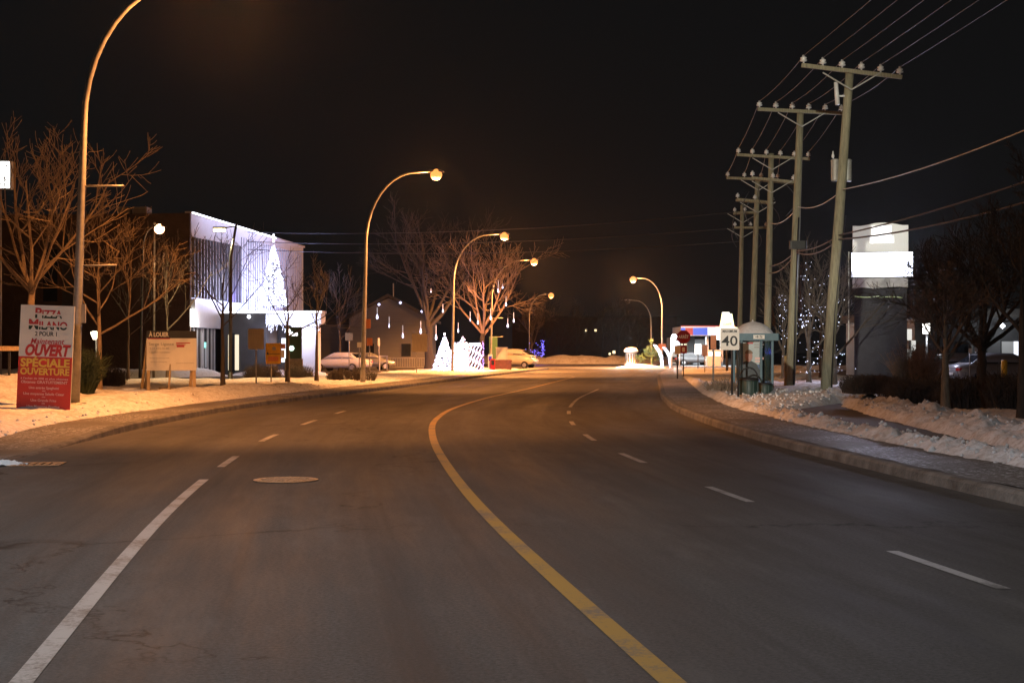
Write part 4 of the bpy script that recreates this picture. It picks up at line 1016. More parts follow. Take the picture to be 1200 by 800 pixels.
def tree(label, px, d, H, r0, seed, fork=.3, nmain=5, maxl=3, spread=45, mat='bark', z=None, nch=(4, 6), up=.10, rmin=.007, leader=True, x=None, lean=(0, 0), group=None, tips=None, name='bare_tree', ratio=.62, bmat=None):
    rng = random.Random(seed)
    x = X(px, d) if x is None else x
    z0 = ((hL(x, d) if x < centre(min(d, 120)) else hR(x, d)) if d < 117 else 0) if z is None else z
    t = thing(name, label, 'tree', (x, d, max(-.02, z0) - .04), 0, group)
    hf = H * fork; tr = MB(); pts = []; rad = []
    top = H * (.72 if leader else fork + .08)
    N = 9
    for i in range(N + 1):
        f = i / N; w = .035 * H * f * .5
        pts.append(Vector((lean[0] * f + rng.uniform(-w, w) * .5, lean[1] * f + rng.uniform(-w, w) * .5, top * f)))
        rad.append(r0 * ((1.25 if i == 0 else 1) - (.80 if leader else .35) * f))
    tr.tube(pts, rad, 9, cap=False); tr.build('trunk', mat, t, True)
    br = MB()
    for j in range(nmain):
        f = fork + (.97 - fork) * (j + .5 * rng.random()) / nmain if leader else rng.uniform(.82, 1)
        ff = f * (H / top) if leader else f; ff = min(ff, .99) if leader else ff
        if leader: ff = (hf + (top * .98 - hf) * (j + .6 * rng.random()) / nmain) / top
        i = min(N - 1, int(ff * N)); b = pts[i].lerp(pts[i+1], ff * N - i)
        az = 2.4 * j + rng.uniform(-.4, .4); el = R(90 - rng.uniform(spread - 12, spread + 12))
        v = Vector((math.cos(az) * math.cos(el), math.sin(az) * math.cos(el), math.sin(el)))
        L = (H - b.z) * rng.uniform(.75, 1.0) * (ratio / .62) if not leader else max(.16 * H, (H * 1.02 - b.z) * rng.uniform(.55, .8) * (ratio / .62))
        limb(br, b, v, L, rad[i] * rng.uniform(.5, .68), 1, maxl + 1, rng, up, nch, (25, 55), rmin, .15, tips)
    if leader: limb(br, pts[-1], Vector((0, 0, 1)), H - top, rad[-1] * .9, 1, maxl + 1, rng, up, nch, (25, 50), rmin, .12, tips)
    br.build('branches', bmat or mat, t, False)
    return t
tips_big = []
# along the verge beside the pizza sign and in front of the white building
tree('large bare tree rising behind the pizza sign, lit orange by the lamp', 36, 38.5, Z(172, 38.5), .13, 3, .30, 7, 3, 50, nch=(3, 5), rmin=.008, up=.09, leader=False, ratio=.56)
tree('smaller bare tree beside the garden lamp, branching low', 116, 40, Z(262, 40), .09, 8, .32, 9, 3, 56, nch=(3, 5), rmin=.007, up=.08, ratio=.8)
tree('slender young tree with bare fan of twigs before the fins', 261, 47, Z(290, 47), .085, 21, .40, 8, 2, 50, 'bark_dark', nch=(3, 5), rmin=.006, up=.06, ratio=.85)
tree('young bare tree whose trunk crosses the green monument sign', 337, 60, Z(310, 60), .10, 33, .36, 7, 2, 50, 'bark_dark', nch=(3, 5), rmin=.007, up=.08)
tree('young bare tree in front of the lit white wing wall', 371, 62, Z(312, 62), .09, 41, .42, 7, 2, 45, 'bark_dark', nch=(3, 5), rmin=.007, up=.10)
tree('thin pale bare tree standing against the brown brick wall', 196, 72, Z(278, 72), .09, 52, .35, 7, 2, 42, 'bark', nch=(3, 5), rmin=.008, z=0)
tree('faint bare tree near the rail beside the brown building', 150, 66, Z(290, 66), .08, 55, .3, 7, 2, 45, 'bark_dark', nch=(3, 5), rmin=.008)
tree('dim bare tree between the sedan and the grey house', 398, 110, Z(318, 110), .12, 60, .3, 8, 2, 48, 'bark_dark', z=0, rmin=.010)
tree('huge bare tree with wide dark crown behind the glowing light tree', 503, 106, Z(238, 106), .36, 71, .22, 8, 3, 34, 'bark_unlit', nch=(4, 5), rmin=.012, z=.1, tips=tips_big, leader=False, ratio=.50)
tips_or = []
tree('bare tree lit orange by the lamp above the light display', 562, 107, Z(280, 108), .24, 84, .24, 8, 3, 48, 'bark_unlit', nch=(4, 6), rmin=.012, z=0, tips=tips_or, bmat='bark', leader=False, ratio=.60, lean=(.25, 0))  # dim trunk under lit branches is put into the two bark colours
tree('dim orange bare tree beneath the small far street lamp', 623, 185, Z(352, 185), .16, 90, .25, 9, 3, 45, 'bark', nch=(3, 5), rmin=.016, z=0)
far = [(655, 205, 372, 'bark_dark'), (676, 230, 358, 'bark_dark'), (706, 225, 362, 'bark_dark'), (748, 200, 372, 'bark_dark'), (640, 240, 348, 'bark_dark'), (725, 240, 352, 'bark_dark')]
fl_ = ['bare tree beyond the crossing, next to the blue lights', 'bare tree in front of the two far lit windows', 'bare tree just past the two far lit windows', 'bare tree behind the snow capped monument', 'tallest dim tree beyond the cream van', 'dim tree above the small yellow far windows']
for i, (px, d, yt, mt) in enumerate(far):
    tree(fl_[i], px, d, Z(yt, d), .2, 100 + i, .2, 9, 2, 42, mt, z=0, nch=(4, 6), rmin=.02, group='far trees beyond the crossing')
tree('pale green lit tree behind the white light arcs', 764, 136, Z(399, 136), .10, 120, .2, 14, 2, 58, 'pale_evergreen', z=0, nch=(6, 8), rmin=.022, up=.02, ratio=.5)
# right hand side
tips_r = []
RT = [(948, 62, 292, 131, 'light wrapped bare tree between the two front utility poles'), (978, 60, 300, 132, 'light wrapped bare tree just behind the leaning utility pole'), (918, 72, 330, 133, 'light wrapped bare tree behind the bus shelter'), (962, 74, 320, 134, 'light wrapped bare tree set back behind the utility poles')]
for px, d, yt, sd, lb in RT:
    tree(lb, px, d, Z(yt, d), .12, sd, .22, 9, 2, 40, 'bark_dark', z=0, nch=(4, 6), rmin=.009, tips=tips_r if False else None, group='light wrapped trees behind the poles')
tree('bare tree with straight trunk standing in front of the hedge', 1108, 31, Z(330, 31), .115, 140, .36, 9, 3, 40, 'bark_lit', nch=(4, 6), rmin=.006, up=.10, bmat='bark_dark')  # lit trunk and unlit crown are put into the two bark colours
tree('large bare tree with thick dark trunk at the edge of the snowy lawn', 1199, 28.5, Z(205, 28.5), .13, 151, .30, 9, 3, 48, 'bark_unlit', nch=(4, 6), rmin=.006, up=.09, ratio=.5)
tree('broad dark bare tree rising behind the hedge by the store', 1150, 44, Z(240, 44), .18, 162, .22, 10, 3, 48, 'bark_unlit', z=0, nch=(5, 6), rmin=.010, up=.08, leader=False, ratio=.52)
tree('dark bare tree beside the sign tower above the hedge', 1100, 68, Z(318, 68), .13, 163, .25, 9, 3, 48, 'bark_unlit', z=0, nch=(4, 6), rmin=.009)
# fairy lights on those trees: one string per tree
rng = random.Random(77)
def string_lights(label, px, d, y0, y1, wpx, n, r, mat='bulb'):
    t = thing('string_lights', label, 'string lights', (X(px, d), d, 0), 0, 'blue white string lights in the trees by the poles')
    m = MB(); c = []
    for i in range(n):
        f = rng.random(); w = wpx * (1 - .75 * f) * d / F / 2
        p = Vector((rng.gauss(0, .5) * w, rng.gauss(0, .5) * w, Z(y1 + (y0 - y1) * f, d)))
        c.append(p)
        if rng.random() < .3:
            for q in range(rng.randint(2, 5)): c.append(p + Vector((rng.uniform(-.25, .25), rng.uniform(-.2, .2), rng.uniform(-.3, .3))))
    for p in c: m.octa(p, r * rng.uniform(.4, 1.35))
    struct(m.build('light_chain', mat, t), None, 'stuff')
    c.sort(key=lambda p: p.z); MB().tube(c[::4], .006, 3).build('cord', 'black', t)
for (px, d, yt, sd, lb), w, n, y1 in zip(RT, (42, 40, 46, 50), (44, 48, 20, 20), (438, 436, 428, 432)):
    string_lights('string lights wound through the ' + lb.replace('light wrapped ', ''), px, d - .4, yt + 12, y1, w, n, .02, 'bulb')
# ------------------------------------------------------------------ hedges and shrubs
def shrub(name, label, px, d, wpx, y0, seed, mat='hedge', n=500, depth=.9, z=None, stem=True, group=None, cat='shrub'):
    rng = random.Random(seed); x = X(px, d); W = wpx * d / F / 2
    z0 = z if z is not None else ((hL(x, d) if x < 0 else hR(x, d)) if d < 117 else 0)
    H = Z(y0, d) - z0; t = thing(name, label, cat, (x, d, z0 - .05), 0, group); m = MB()
    for i in range(n):
        bx = rng.uniform(-W, W); by = rng.uniform(-depth/2, depth/2); e = math.sqrt(max(0, 1 - (bx / W) ** 4))
        p = Vector((bx * .9, by, 0)); v = Vector((rng.uniform(-.35, .35) + bx / W * .25, rng.uniform(-.35, .35), 1)).normalized(); L = H * rng.uniform(.55, 1.08) * (.45 + .55 * e)
        pts = [p, p + v * L * .5, p + v * L + Vector((rng.uniform(-.1, .1), rng.uniform(-.1, .1), 0))]
        m.tube(pts, [.012, .009, .005], 3, cap=False)
        for k in range(4):
            s = p + v * L * rng.uniform(.35, .95); w = Vector((rng.uniform(-1, 1), rng.uniform(-1, 1), rng.uniform(.1, 1))).normalized()
            m.tube([s, s + w * L * rng.uniform(.15, .35)], [.007, .004], 3, cap=False)
    m.build('twigs', mat, t); return t
for i, (px, w, d, y0) in enumerate(((1022, 66, 37, 437), (1072, 62, 35.5, 442), (1128, 66, 34.5, 441), (1182, 60, 33.5, 436))):
    shrub('hedge', ('bare dark hedge at the foot of the sign tower', 'bare dark hedge just left of the straight tree trunk', 'bare dark hedge right behind the straight tree trunk', 'bare dark hedge below the yellow bollard')[i].replace('just left of', 'touching').replace('right behind', 'beyond'), px, d, w, y0, 200 + i, n=900, depth=1.4, group='hedges along the snowy lawn', cat='hedge')
shrub('shrub', 'clipped bare shrub below the yellow board and sign back', 308, 70, 40, 426, 210, n=500, z=0, mat='bark_dark', group='shrubs along the forecourt')
shrub('shrub', 'bare shrub between the two young trees by the monument sign', 350, 72, 30, 427, 211, n=300, z=0, mat='bark_dark', group='shrubs along the forecourt')
shrub('shrub', 'low dark shrub at the foot of the street lamp with the square sign', 412, 66, 60, 431, 212, n=420, mat='bark_dark', group='shrubs along the forecourt')
shrub('shrub', 'dark brown shrub spreading in the snow near the rental board', 128, 52, 34, 427, 213, n=350, mat='bark_dark', group='shrubs along the forecourt')
shrub('shrub', 'dense dark shrub behind the lamp pole next to the pizza sign', 98, 37, 22, 409, 214, 'evergreen', n=500, depth=.5)
shrub('shrub', 'dry brown shrub poking from snow beside the speed limit sign', 845, 46, 30, 441, 215, 'bark', n=160, depth=1.0)
shrub('shrub', 'rusty leafed shrub at the foot of the stacked lit panels', 1074, 50, 34, 402, 216, 'bark', n=350, z=0)

# ------------------------------------------------------------------ utility poles
def utility_pole(label, pb, pt, d, yb, yt, arms, r=.19, extra=None, d_top=None):
    z0 = hR(X(pb, d), d) - .1 if d < 60 else 0
    x0, x1 = X(pb, d), X(pt, d); H = Z(yt, d) - z0; lx = x1 - x0
    t = thing('utility_pole', label, 'utility pole', (x0, d, z0), 0, 'weathered wooden utility poles in a row')
    MB().tube([(lx * k / 8, 0, H * k / 8) for k in range(9)], [r * (1 - .32 * k / 8) for k in range(9)], 12).build('pole', 'wood_pole', t, True)
    ins = []
    for (yl, yr, xl, xr, n, dbl) in arms:
        xa, xb, za, zb = X(xl, d) - x0, X(xr, d) - x0, Z(yl, d) - z0, Z(yr, d) - z0
        cx = lx * ((za + zb) / 2 / H); m = MB()
        m.bar((xa, -.2, za), (xb, -.2, zb), .10, .13)
        if dbl: m.bar((xa, .2, za), (xb, .2, zb), .10, .13)
        c = m.build('crossarm', 'wood_pole', t)
        zc = za + (zb - za) * (cx - xa) / (xb - xa)
        MB().bar((cx - .95, -.27, zc - .06), (cx, -.24, zc - .62), .04).bar((cx + .95, -.27, zc - .06), (cx, -.24, zc - .62), .04).build('arm_brace', 'galv', t)
        for k in range(n):
            f = (k if k < n / 2 else k) / (n - 1); f = .02 + .96 * f
            x, z = xa + (xb - xa) * f, za + (zb - za) * f
            q = MB().lathe([(.03, .05), (.03, .12), (.11, .14), (.12, .18), (.06, .2), (.10, .22), (.105, .26), (.05, .28), (.04, .34), (.001, .35)], (x, -.2, z), 10)
            q.build('insulator', 'porcelain', t, True); ins.append((x0 + x, d - .2, z0 + z + .32))
    return t, ins, (x0, z0, lx, H)
P1, I1, g1 = utility_pole('leaning utility pole with transformer, the one closest to the sign tower', 968, 996, 47, 458, 82, [(78, 92, 938, 1055, 6, False)], .2)
P2, I2, g2 = utility_pole('upright utility pole with black guard and cables behind the bus shelter', 926, 938, 57, 450, 133, [(129, 134, 887, 987, 6, False)], .2)
P3, I3, g3 = utility_pole('third utility pole in the row with wire loops under two arms', 898, 904, 68, 440, 180, [(182, 187, 863, 948, 6, False), (209, 214, 880, 930, 3, True)], .19)
P4, I4, g4 = utility_pole('fourth utility pole in the row rising over the bus shelter roof', 880, 888, 77, 440, 208, [(209, 211, 851, 912, 4, False), (234, 238, 863, 905, 3, True)], .19)
P5, I5, g5 = utility_pole('farthest utility pole in the row behind the yellow lampshade sign', 866, 870, 88, 440, 240, [(250, 249, 860, 885, 3, True), (267, 267, 860, 898, 3, False)], .17)
# transformer and fittings on the leaning pole
def fr(g, f): return Vector((g[2] * f, 0, g[3] * f))
c = fr(g1, (Z(200, 47) - g1[1]) / g1[3])
for sx in (-.23, .20):
    tk = MB().lathe([(.12, -.34), (.135, -.3), (.135, .3), (.145, .32), (.145, .36), (.08, .4)], (c.x + sx, .12 if sx > 0 else .06, c.z), 14).build('transformer', 'galv', P1, True)
    MB().lathe([(.03, .42), (.05, .46), (.05, .52), (.03, .56), (.02, .66)], (c.x + sx - .06, .1, c.z), 8).build('bushing', 'porcelain', tk, True)
c2 = fr(g1, (Z(113, 47) - g1[1]) / g1[3])
MB().tube([(c2.x - .42, -.1, c2.z + .45), (c2.x - .36, -.1, c2.z - .3)], [.07, .08], 8).bar((c2.x - .36, -.05, c2.z), (c2.x, -.05, c2.z), .05).build('cutout_fuse', 'porcelain', P1, True)
MB().tube([(g1[2]*.55 + .19, -.1, g1[3]*.55), (.25, -.16, g1[3]*.25), (.12, -.2, 0)], .022, 5).build('ground_cable', 'black', P1, True)
MB().tube([(g2[2]*.62 + .05, -.18, g2[3]*.62), (.17, -.2, g2[3]*.3), (.10, -.22, 0)], .035, 5).build('ground_cable', 'black', P2, True)
MB().rbox(g2[2]*.6 - .34, g2[2]*.6 + .36, -.36, -.17, g2[3]*.505, g2[3]*.535, .08).build('splice_box', 'black', P2)
MB().box(-.28, -.19, -.24, -.15, 0, 1.3).build('cable_guard', 'yellow_paint', P2)
for g, P, n in ((g3, P3, 3), (g4, P4, 3), (g5, P5, 2)):
    for k in range(n):
        z = g[3] * (.93 - .03 * k); xx = g[2] * .9 + (.35 + .35 * k) * (1 if k % 2 else -1)
        pts = [(xx + .5 * math.sin(PI * f) * (1 if k % 2 else -.6), -.1, z - .4 - 1.5 * f) for f in np.linspace(0, 1, 7)]
        MB().tube(pts, .018, 4).build('jumper_cable', 'wire', P, True)
# conductors
def sag(a, b, s, n=10): return [Vector(a).lerp(Vector(b), i / n) - Vector((0, 0, s * 4 * (i / n) * (1 - i / n))) for i in range(n + 1)]
def cable(name, label, pts, r, group, mat='wire', sags=.5):
    full = []
    for a, b in zip(pts, pts[1:]): full += sag(a, b, sags if not hasattr(sags, '__len__') else sags[len(full) and 1])[(1 if full else 0):]
    o0 = Vector(full[0]); o = MB().tube([p - o0 for p in full], r, 4).build(name, mat, None, True, o0); tag(o, label, 'cable', group); return o
nm = ('first', 'second', 'third', 'fourth', 'fifth', 'sixth')
for k in range(6):
    a = Vector(I1[k]); dxs = 1.25
    start = (a.x + dxs, 18, a.z + .3)
    pts = [start, I1[k], I2[k], I3[k]]
    if k < 4: pts.append(I4[k])
    cable('power_line', '%s overhead wire counted from the road side along the utility pole tops' % nm[k], pts, .015, 'overhead wires along the utility poles', sags=.12)
for k, (y5, y0, s) in enumerate(((248, 272, .55), (267, 283, .5), (283, 292, .5))):
    a = (X(866, 88), 88, Z(y5, 88)); b = (X(285, 100), 100, Z(y0, 100))
    cable('power_line', ('topmost', 'middle', 'lowest')[k] + ' of the three wires spanning the road towards the white building', [a, b], .022, 'wires crossing the road', sags=s)
def onp(g, d, py): f = (Z(py, d) - g[1]) / g[3]; return (g[0] + g[2] * f, d - .22, Z(py, d))
cable('service_cable', 'twisted bright cable leaving the leaning pole below its transformer', [(X(1350, 25), 25, Z(86, 25)), onp(g1, 47, 223), onp(g2, 57, 243), onp(g3, 68, 262)], .018, 'cables strung low on the poles', 'porcelain', .25)
cable('service_cable', 'dark cable passing just above the bright screen header', [(X(1350, 25), 25, Z(160, 25)), onp(g1, 47, 276), onp(g2, 57, 294), onp(g3, 68, 312)], .024, 'cables strung low on the poles', sags=.15)
cable('service_cable', 'dark thick cable drooping across the sign header face', [(X(1350, 25), 25, Z(190, 25)), onp(g1, 47, 281), onp(g2, 57, 296), onp(g3, 68, 320)], .026, 'cables strung low on the poles', sags=.25)

# ------------------------------------------------------------------ bus shelter and bins
d = 43.5
sx0 = X(887, d); zb = hR(sx0, d) - .06
BS = thing('bus_shelter', 'teal bus shelter with snow covered dome roof and a large poster', 'bus shelter', (sx0, d, zb), R(-4))
w = 19.5 * d / F; L = 2.6; zt = Z(399, d) - zb; ze = Z(390.5, d) - zb
for sx in (-w + .04, w - .04):
    for y in (0, L): MB().rbox(sx - .04, sx + .04, y - .04, y + .04, 0, zt, .015).build('post', 'shelter_blue', BS)
MB().rbox(-w - .09, w + .16, -.12, L + .12, zt, ze, .04).build('roof_frame', 'shelter_blue', BS)
MB().box(-.12, .22, -.135, -.122, zt + .05, ze - .05).build('name_plate', 'white_sign', BS)
text('45', .11, 'black_ink', BS, (.05, -.139, (zt + ze) / 2), width=.22)
prof = [(1, ze), (.93, ze + .08), (.75, ze + .2), (.5, ze + .31), (.2, ze + .37), (.06, ze + .39), (.001, ze + .46)]
m = MB(); vs = []
for s, z in prof:
    for k in range(20):
        a = 2*PI*k/20; ca, sa = math.cos(a), math.sin(a); q = 1 / max(abs(ca), abs(sa)) ** .75
        vs.append((ca * q * s * (w + .06), L/2 + sa * q * s * (L/2 + .08), z))
m.add(vs, [(i*20+k, i*20+(k+1) % 20, (i+1)*20+(k+1) % 20, (i+1)*20+k) for i in range(len(prof)-1) for k in range(20)])
m.build('roof_dome', 'snow_clean', BS, True)
for x0_, x1_, y_ in ((w - .35, w - .09, .0),): MB().box(x0_, x1_, y_ - .008, y_ + .008, .15, zt - .02).build('glass_panel', 'glass', BS)
MB().box(w - .045, w - .03, .05, L - .05, .15, zt - .02).build('glass_panel', 'glass', BS)
MB().rbox(w - .42, w - .34, -.05, .05, 0, zt, .015).build('post', 'shelter_blue', BS)
MB().box(-w + .1, w - .1, L - .012, L + .012, .15, zt - .02).build('glass_panel', 'glass', BS)
MB().box(-w + .15, w - .15, L - .45, L - .1, .42, .48).build('bench', 'shelter_blue', BS)
x1_ = w - .43; x0_ = -w + .09
pf = MB().box(x0_, x1_, -.03, .03, .12, zt - .05).build('poster', 'pale_print', BS)
MB().box(x0_, x1_, -.036, -.031, .12, .95).build('poster_band', 'blue_print', pf)
MB().plate([(x0_ + .0, .5), (x0_ + .55, .5), (x0_ + .52, .75), (x0_ + .40, .98), (x0_ + .24, 1.06), (x0_ + .10, 1.06), (x0_, 1.02)], -.042, -.037).build('printed_jacket', 'dark_print', pf)
MB().plate([(x0_ + .17 + .115 * math.cos(a), 1.20 + .17 * math.sin(a)) for a in np.linspace(0, 2*PI, 18)[:-1]], -.046, -.043).build('printed_face', 'skin_print', pf)
MB().plate([(x0_ + .17 + .125 * math.cos(a), 1.27 + .13 * math.sin(a)) for a in np.linspace(.1, PI - .1, 10)], -.050, -.047).build('printed_hair', 'bark', pf)
m = MB()
for k, z in enumerate((1.62, 1.54, 1.46)): m.box(x0_ + .33, x0_ + .60 + .03 * (k % 2), -.036, -.0315, z, z + .035)
m.build('printed_rule', 'grey_ink', pf)
MB().box(x0_ + .36, x0_ + .62, -.036, -.0315, 1.10, 1.17).box(x0_ + .36, x0_ + .56, -.036, -.0315, 1.02, 1.07).build('printed_rule', 'pink_ink', pf)
MB().box(x0_ + .12, x0_ + .30, -.036, -.0315, zt - .10, zt - .055).build('printed_tab', 'red_ink', pf)
def bin_(label, px, d, wpx, yt, arch_):
    x = X(px, d); z = hR(x, d) - .04; t = thing('trash_bin', label, 'trash bin', (x, d, z), 0, 'bins at the bus shelter')
    r = wpx * d / F / 2; H = Z(yt, d) - z
    MB().lathe([(r * .86, 0), (r * .9, .05), (r, H * .82), (r * .97, H * .84)], n=18).build('drum', 'trash_green', t, True)
    MB().lathe([(r * 1.06, H * .84), (r * 1.08, H * .9), (r * .85, H * .97), (r * .6, H), (.01, H * 1.0)], n=18).build('lid', 'black', t, True)
    m = MB()
    for k in range(10): a = R(36 * k); m.box(r*.97*math.cos(a)-.012, r*.97*math.cos(a)+.012, r*.97*math.sin(a)-.012, r*.97*math.sin(a)+.012, .06, H * .8)
    m.build('rib', 'trash_green', t)
    if arch_: MB().tube([(r * .95 * math.cos(a), 0, H * .9 + .34 * math.sin(a)) for a in np.linspace(0, PI, 13)], .022, 6).build('hoop_handle', 'black', t, True)
    return t
bin_('dark green trash bin with a hoop over its lid in front of the shelter poster', 877.5, 41.5, 23, 442, True)
bin_('second lower dark bin tucked beside the shelter glass', 896, 42.6, 20, 448, False)

# ------------------------------------------------------------------ meteor lights in the trees
rng = random.Random(9)
def meteor(px, y0, y1, d, big, label, group):
    za, zb_ = Z(y0, d), Z(y1, d); t = thing('meteor_light', label, 'hanging light', (X(px, d), d, za), 0, group)
    h = za - zb_
    MB().tube([(0, 0, 0), (0, 0, -h * rng.uniform(.55, 1))], .016, 5).build('tube', 'bulb_soft', t)
    e = rng.uniform(.45, .6); MB().lathe([(.004, 0), (.038 * big, -h * .14), (.065 * big, -h * .3), (.03 * big, -h * .42)][::-1], (0, 0, -h * e), 8).build('drop', 'bulb', t, True)
    MB().tube([(0, 0, 0), (0, 0, .35)], .008, 3).build('hanging_cord', 'black', t)
gA = 'meteor lights hanging before the grey house'; gB = 'meteor lights hanging in the big bare tree'; gC = 'meteor lights hanging in the orange lit tree'
for px, a, b, big, lb, g in ((442, 360, 375, 1.5, 'brightest meteor light, under the house gable', gA), (456, 371, 384, .7, 'slim meteor light just beside the brightest one', gA), (472, 381, 397, 1.1, 'lower drop shaped meteor light before the house wall', gA),
        (493, 376, 393, 1.2, 'meteor light hanging against the trunk of the big bare tree', gB), (511, 381, 399, 1.2, 'meteor light hanging just above the light tree', gB), (519, 356, 367, .9, 'small meteor light high in the big bare tree', gB), (505, 338, 343, .7, 'tiny highest light in the big bare tree', gB),
        (537, 378, 391, .9, 'meteor light beside the pole of the lamp at the display', gC), (551, 365, 378, .45, 'thin dim meteor light in the orange lit tree', gC), (560, 367, 380, .9, 'meteor light over the light figure peak', gC), (575, 361, 375, 1.0, 'meteor light touching the pale lamp pole', gC),
        (584, 328, 343, 1.2, 'bright short meteor light at the top of the pale lamp pole', gC), (589, 329, 339, .9, 'second short meteor light next to the topmost one', gC), (593, 347, 359, 1.0, 'meteor light under the far end of the orange branches', gC), (595, 373, 385, 1.2, 'meteor light above the grey cabinet', gC), (602, 366, 379, .9, 'outermost meteor light near the cream van', gC)):
    meteor(px, a, b, 102 if px < 530 and g != gA else (112 if g == gA else 105.5), big, lb, g)

# ------------------------------------------------------------------ vehicles
def car(label, loc, rz, paint, L=4.5, Wd=1.78, H=1.45, kind='sedan', group=None, tail=False):
    t = thing('parked_car' if kind != 'van' else 'delivery_van', label, 'car' if kind != 'van' else 'van', loc, rz, group)
    hw = Wd / 2
    if kind == 'sedan':
        low = [(-L/2, .62, .80), (-L/2+.08, .38, .92), (-L/2+.7, .30, .98), (-.8, .28, .96), (.7, .28, .94), (L/2-.75, .30, .86), (L/2-.12, .36, .72), (L/2, .45, .6)]
        top = [(-L/2+.55, .97, .97), (-L/2+1.15, .97, H-.08), (-.55, .97, H), (.25, .95, H-.02), (.62, .94, H-.16), (1.25, .90, .91)]
    else:
        low = [(-L/2, .5, 1.15), (-L/2+.1, .4, 1.2), (-.5, .35, 1.2), (.9, .35, 1.18), (1.6, .35, 1.1), (L/2-.3, .38, .95), (L/2, .5, .75)]
        top = [(-L/2+.02, 1.18, H-.12), (-L/2+.2, 1.18, H), (.0, 1.18, H), (.75, 1.18, H-.1), (1.75, 1.10, 1.13)]
    def loft(st, win, wtop):
        m = MB(); vs = []
        for x, a, b in st:
            k = 1 - .10 * max(0, (abs(x) - L*.36) / (L*.14)) ** 2
            vs += [(x, -hw*win*k*.94, a), (x, -hw*win*k, (a+b)*.5), (x, -hw*wtop*k, b), (x, hw*wtop*k, b), (x, hw*win*k, (a+b)*.5), (x, hw*win*k*.94, a)]
        n = len(st); fs = [(i*6+k, i*6+(k+1) % 6, (i+1)*6+(k+1) % 6, (i+1)*6+k) for i in range(n-1) for k in range(6)] + [tuple(range(6))[::-1], tuple(range((n-1)*6, n*6))]
        return m.add(vs, fs)
    body = loft(low, 1, .95).build('body', paint, t, True)
    loft(top, .93, .74).build('cabin', paint, t, True)
    if kind == 'sedan':
        for s in (-1, 1):
            y0, y1 = s * hw * .895, s * hw * .795
            for a, b, c, e in ((-1.35, -.5, -1.12, -.45), (-.42, .75, -.38, .35)):
                MB().add([(a, y0 + s*.012, 1.0), (b, y0 + s*.012, 1.0), (e, y1 + s*.012, H-.13), (c, y1 + s*.012, H-.13)], [(0,1,2,3) if s < 0 else (3,2,1,0)]).build('side_window', 'glass_dark', t)
        MB().add([(1.17, -hw*.78, .95), (1.17, hw*.78, .95), (.66, hw*.66, H-.15), (.66, -hw*.66, H-.15)], [(0,1,2,3)]).build('windscreen', 'glass_dark', t).location = (.035, 0, .02)
        MB().add([(-L/2+.66, -hw*.76, 1.02), (-L/2+.66, hw*.76, 1.02), (-L/2+1.12, hw*.66, H-.12), (-L/2+1.12, -hw*.66, H-.12)], [(3,2,1,0)]).build('rear_window', 'glass_dark', t).location = (-.03, 0, .02)
    else:
        MB().add([(1.70, -hw*.8, 1.18), (1.70, hw*.8, 1.18), (.80, hw*.68, H-.14), (.80, -hw*.68, H-.14)], [(0,1,2,3)]).build('windscreen', 'glass_dark', t).location = (.035, 0, .02)
        for s in (-1, 1):
            MB().add([(.1, s*hw*.93, 1.25), (1.35, s*hw*.93, 1.25), (.72, s*hw*.80, H-.25), (.1, s*hw*.80, H-.25)], [(0,1,2,3) if s < 0 else (3,2,1,0)]).build('side_window', 'glass_dark', t)
    for sx in (-L*.30, L*.31):
        for s in (-1, 1):
            wv = MB(); n = 16; vs = []
            for y_, r_ in ((0, .30), (.03, .325), (.17, .325), (.2, .30)): vs += [(r_ * math.cos(2*PI*k/n), y_, r_ * math.sin(2*PI*k/n)) for k in range(n)]
            wv.add(vs, [(i*n+k, i*n+(k+1) % n, (i+1)*n+(k+1) % n, (i+1)*n+k) for i in range(3) for k in range(n)] + [tuple(range(n)), tuple(range(3*n, 4*n))])
            wo = wv.build('wheel', 'tyre', t, True, (sx, s * hw - (.19 if s > 0 else .01), .325))
            MB().add([(.2 * math.cos(2*PI*k/10), .215 if s > 0 else -.012, .2 * math.sin(2*PI*k/10)) for k in range(10)], [tuple(range(10))]).build('rim', 'rim', wo)
    for s in (-1, 1):
        MB().box(-L/2-.015, -L/2+.12, s*hw*.72-.17, s*hw*.72+.17, .68, .80).build('tail_lamp', 'tail_red', t)
        MB().box(L/2-.14, L/2-.0, s*hw*.70-.18, s*hw*.70+.18, .58, .68).build('headlight', 'rim', t)
    MB().box(-L/2-.02, -L/2+.02, -.25, .25, .5, .61).build('number_plate', 'white_sign', t)
    return t
car('white sedan parked in front of the grey house yard', (X(400, 108), 108, 0), R(160), 'car_white', group='cars parked at the white building')
car('second paler car showing its red tail lamp behind the lamp pole', (X(429, 116), 116, 0), R(20), 'car_silver', group='cars parked at the white building')
car('cream delivery van with sloped windscreen beside the grey cabinet', (X(604, 128), 128, 0), R(-22), 'van_cream', 3.9, 1.8, 1.75, 'van')
car('grey parked car behind the yellow bollard at the dark store', (X(1172, 62), 62, 0), R(8), 'car_silver', group='cars parked behind the hedge')
car('dim parked car between the parking signs and the dark store door', (X(1132, 66), 66, 0), R(4), 'car_silver', group='cars parked behind the hedge')
car('dark small car standing under the gas station canopy', (X(812, 158), 158, 0), R(12), 'charcoal')
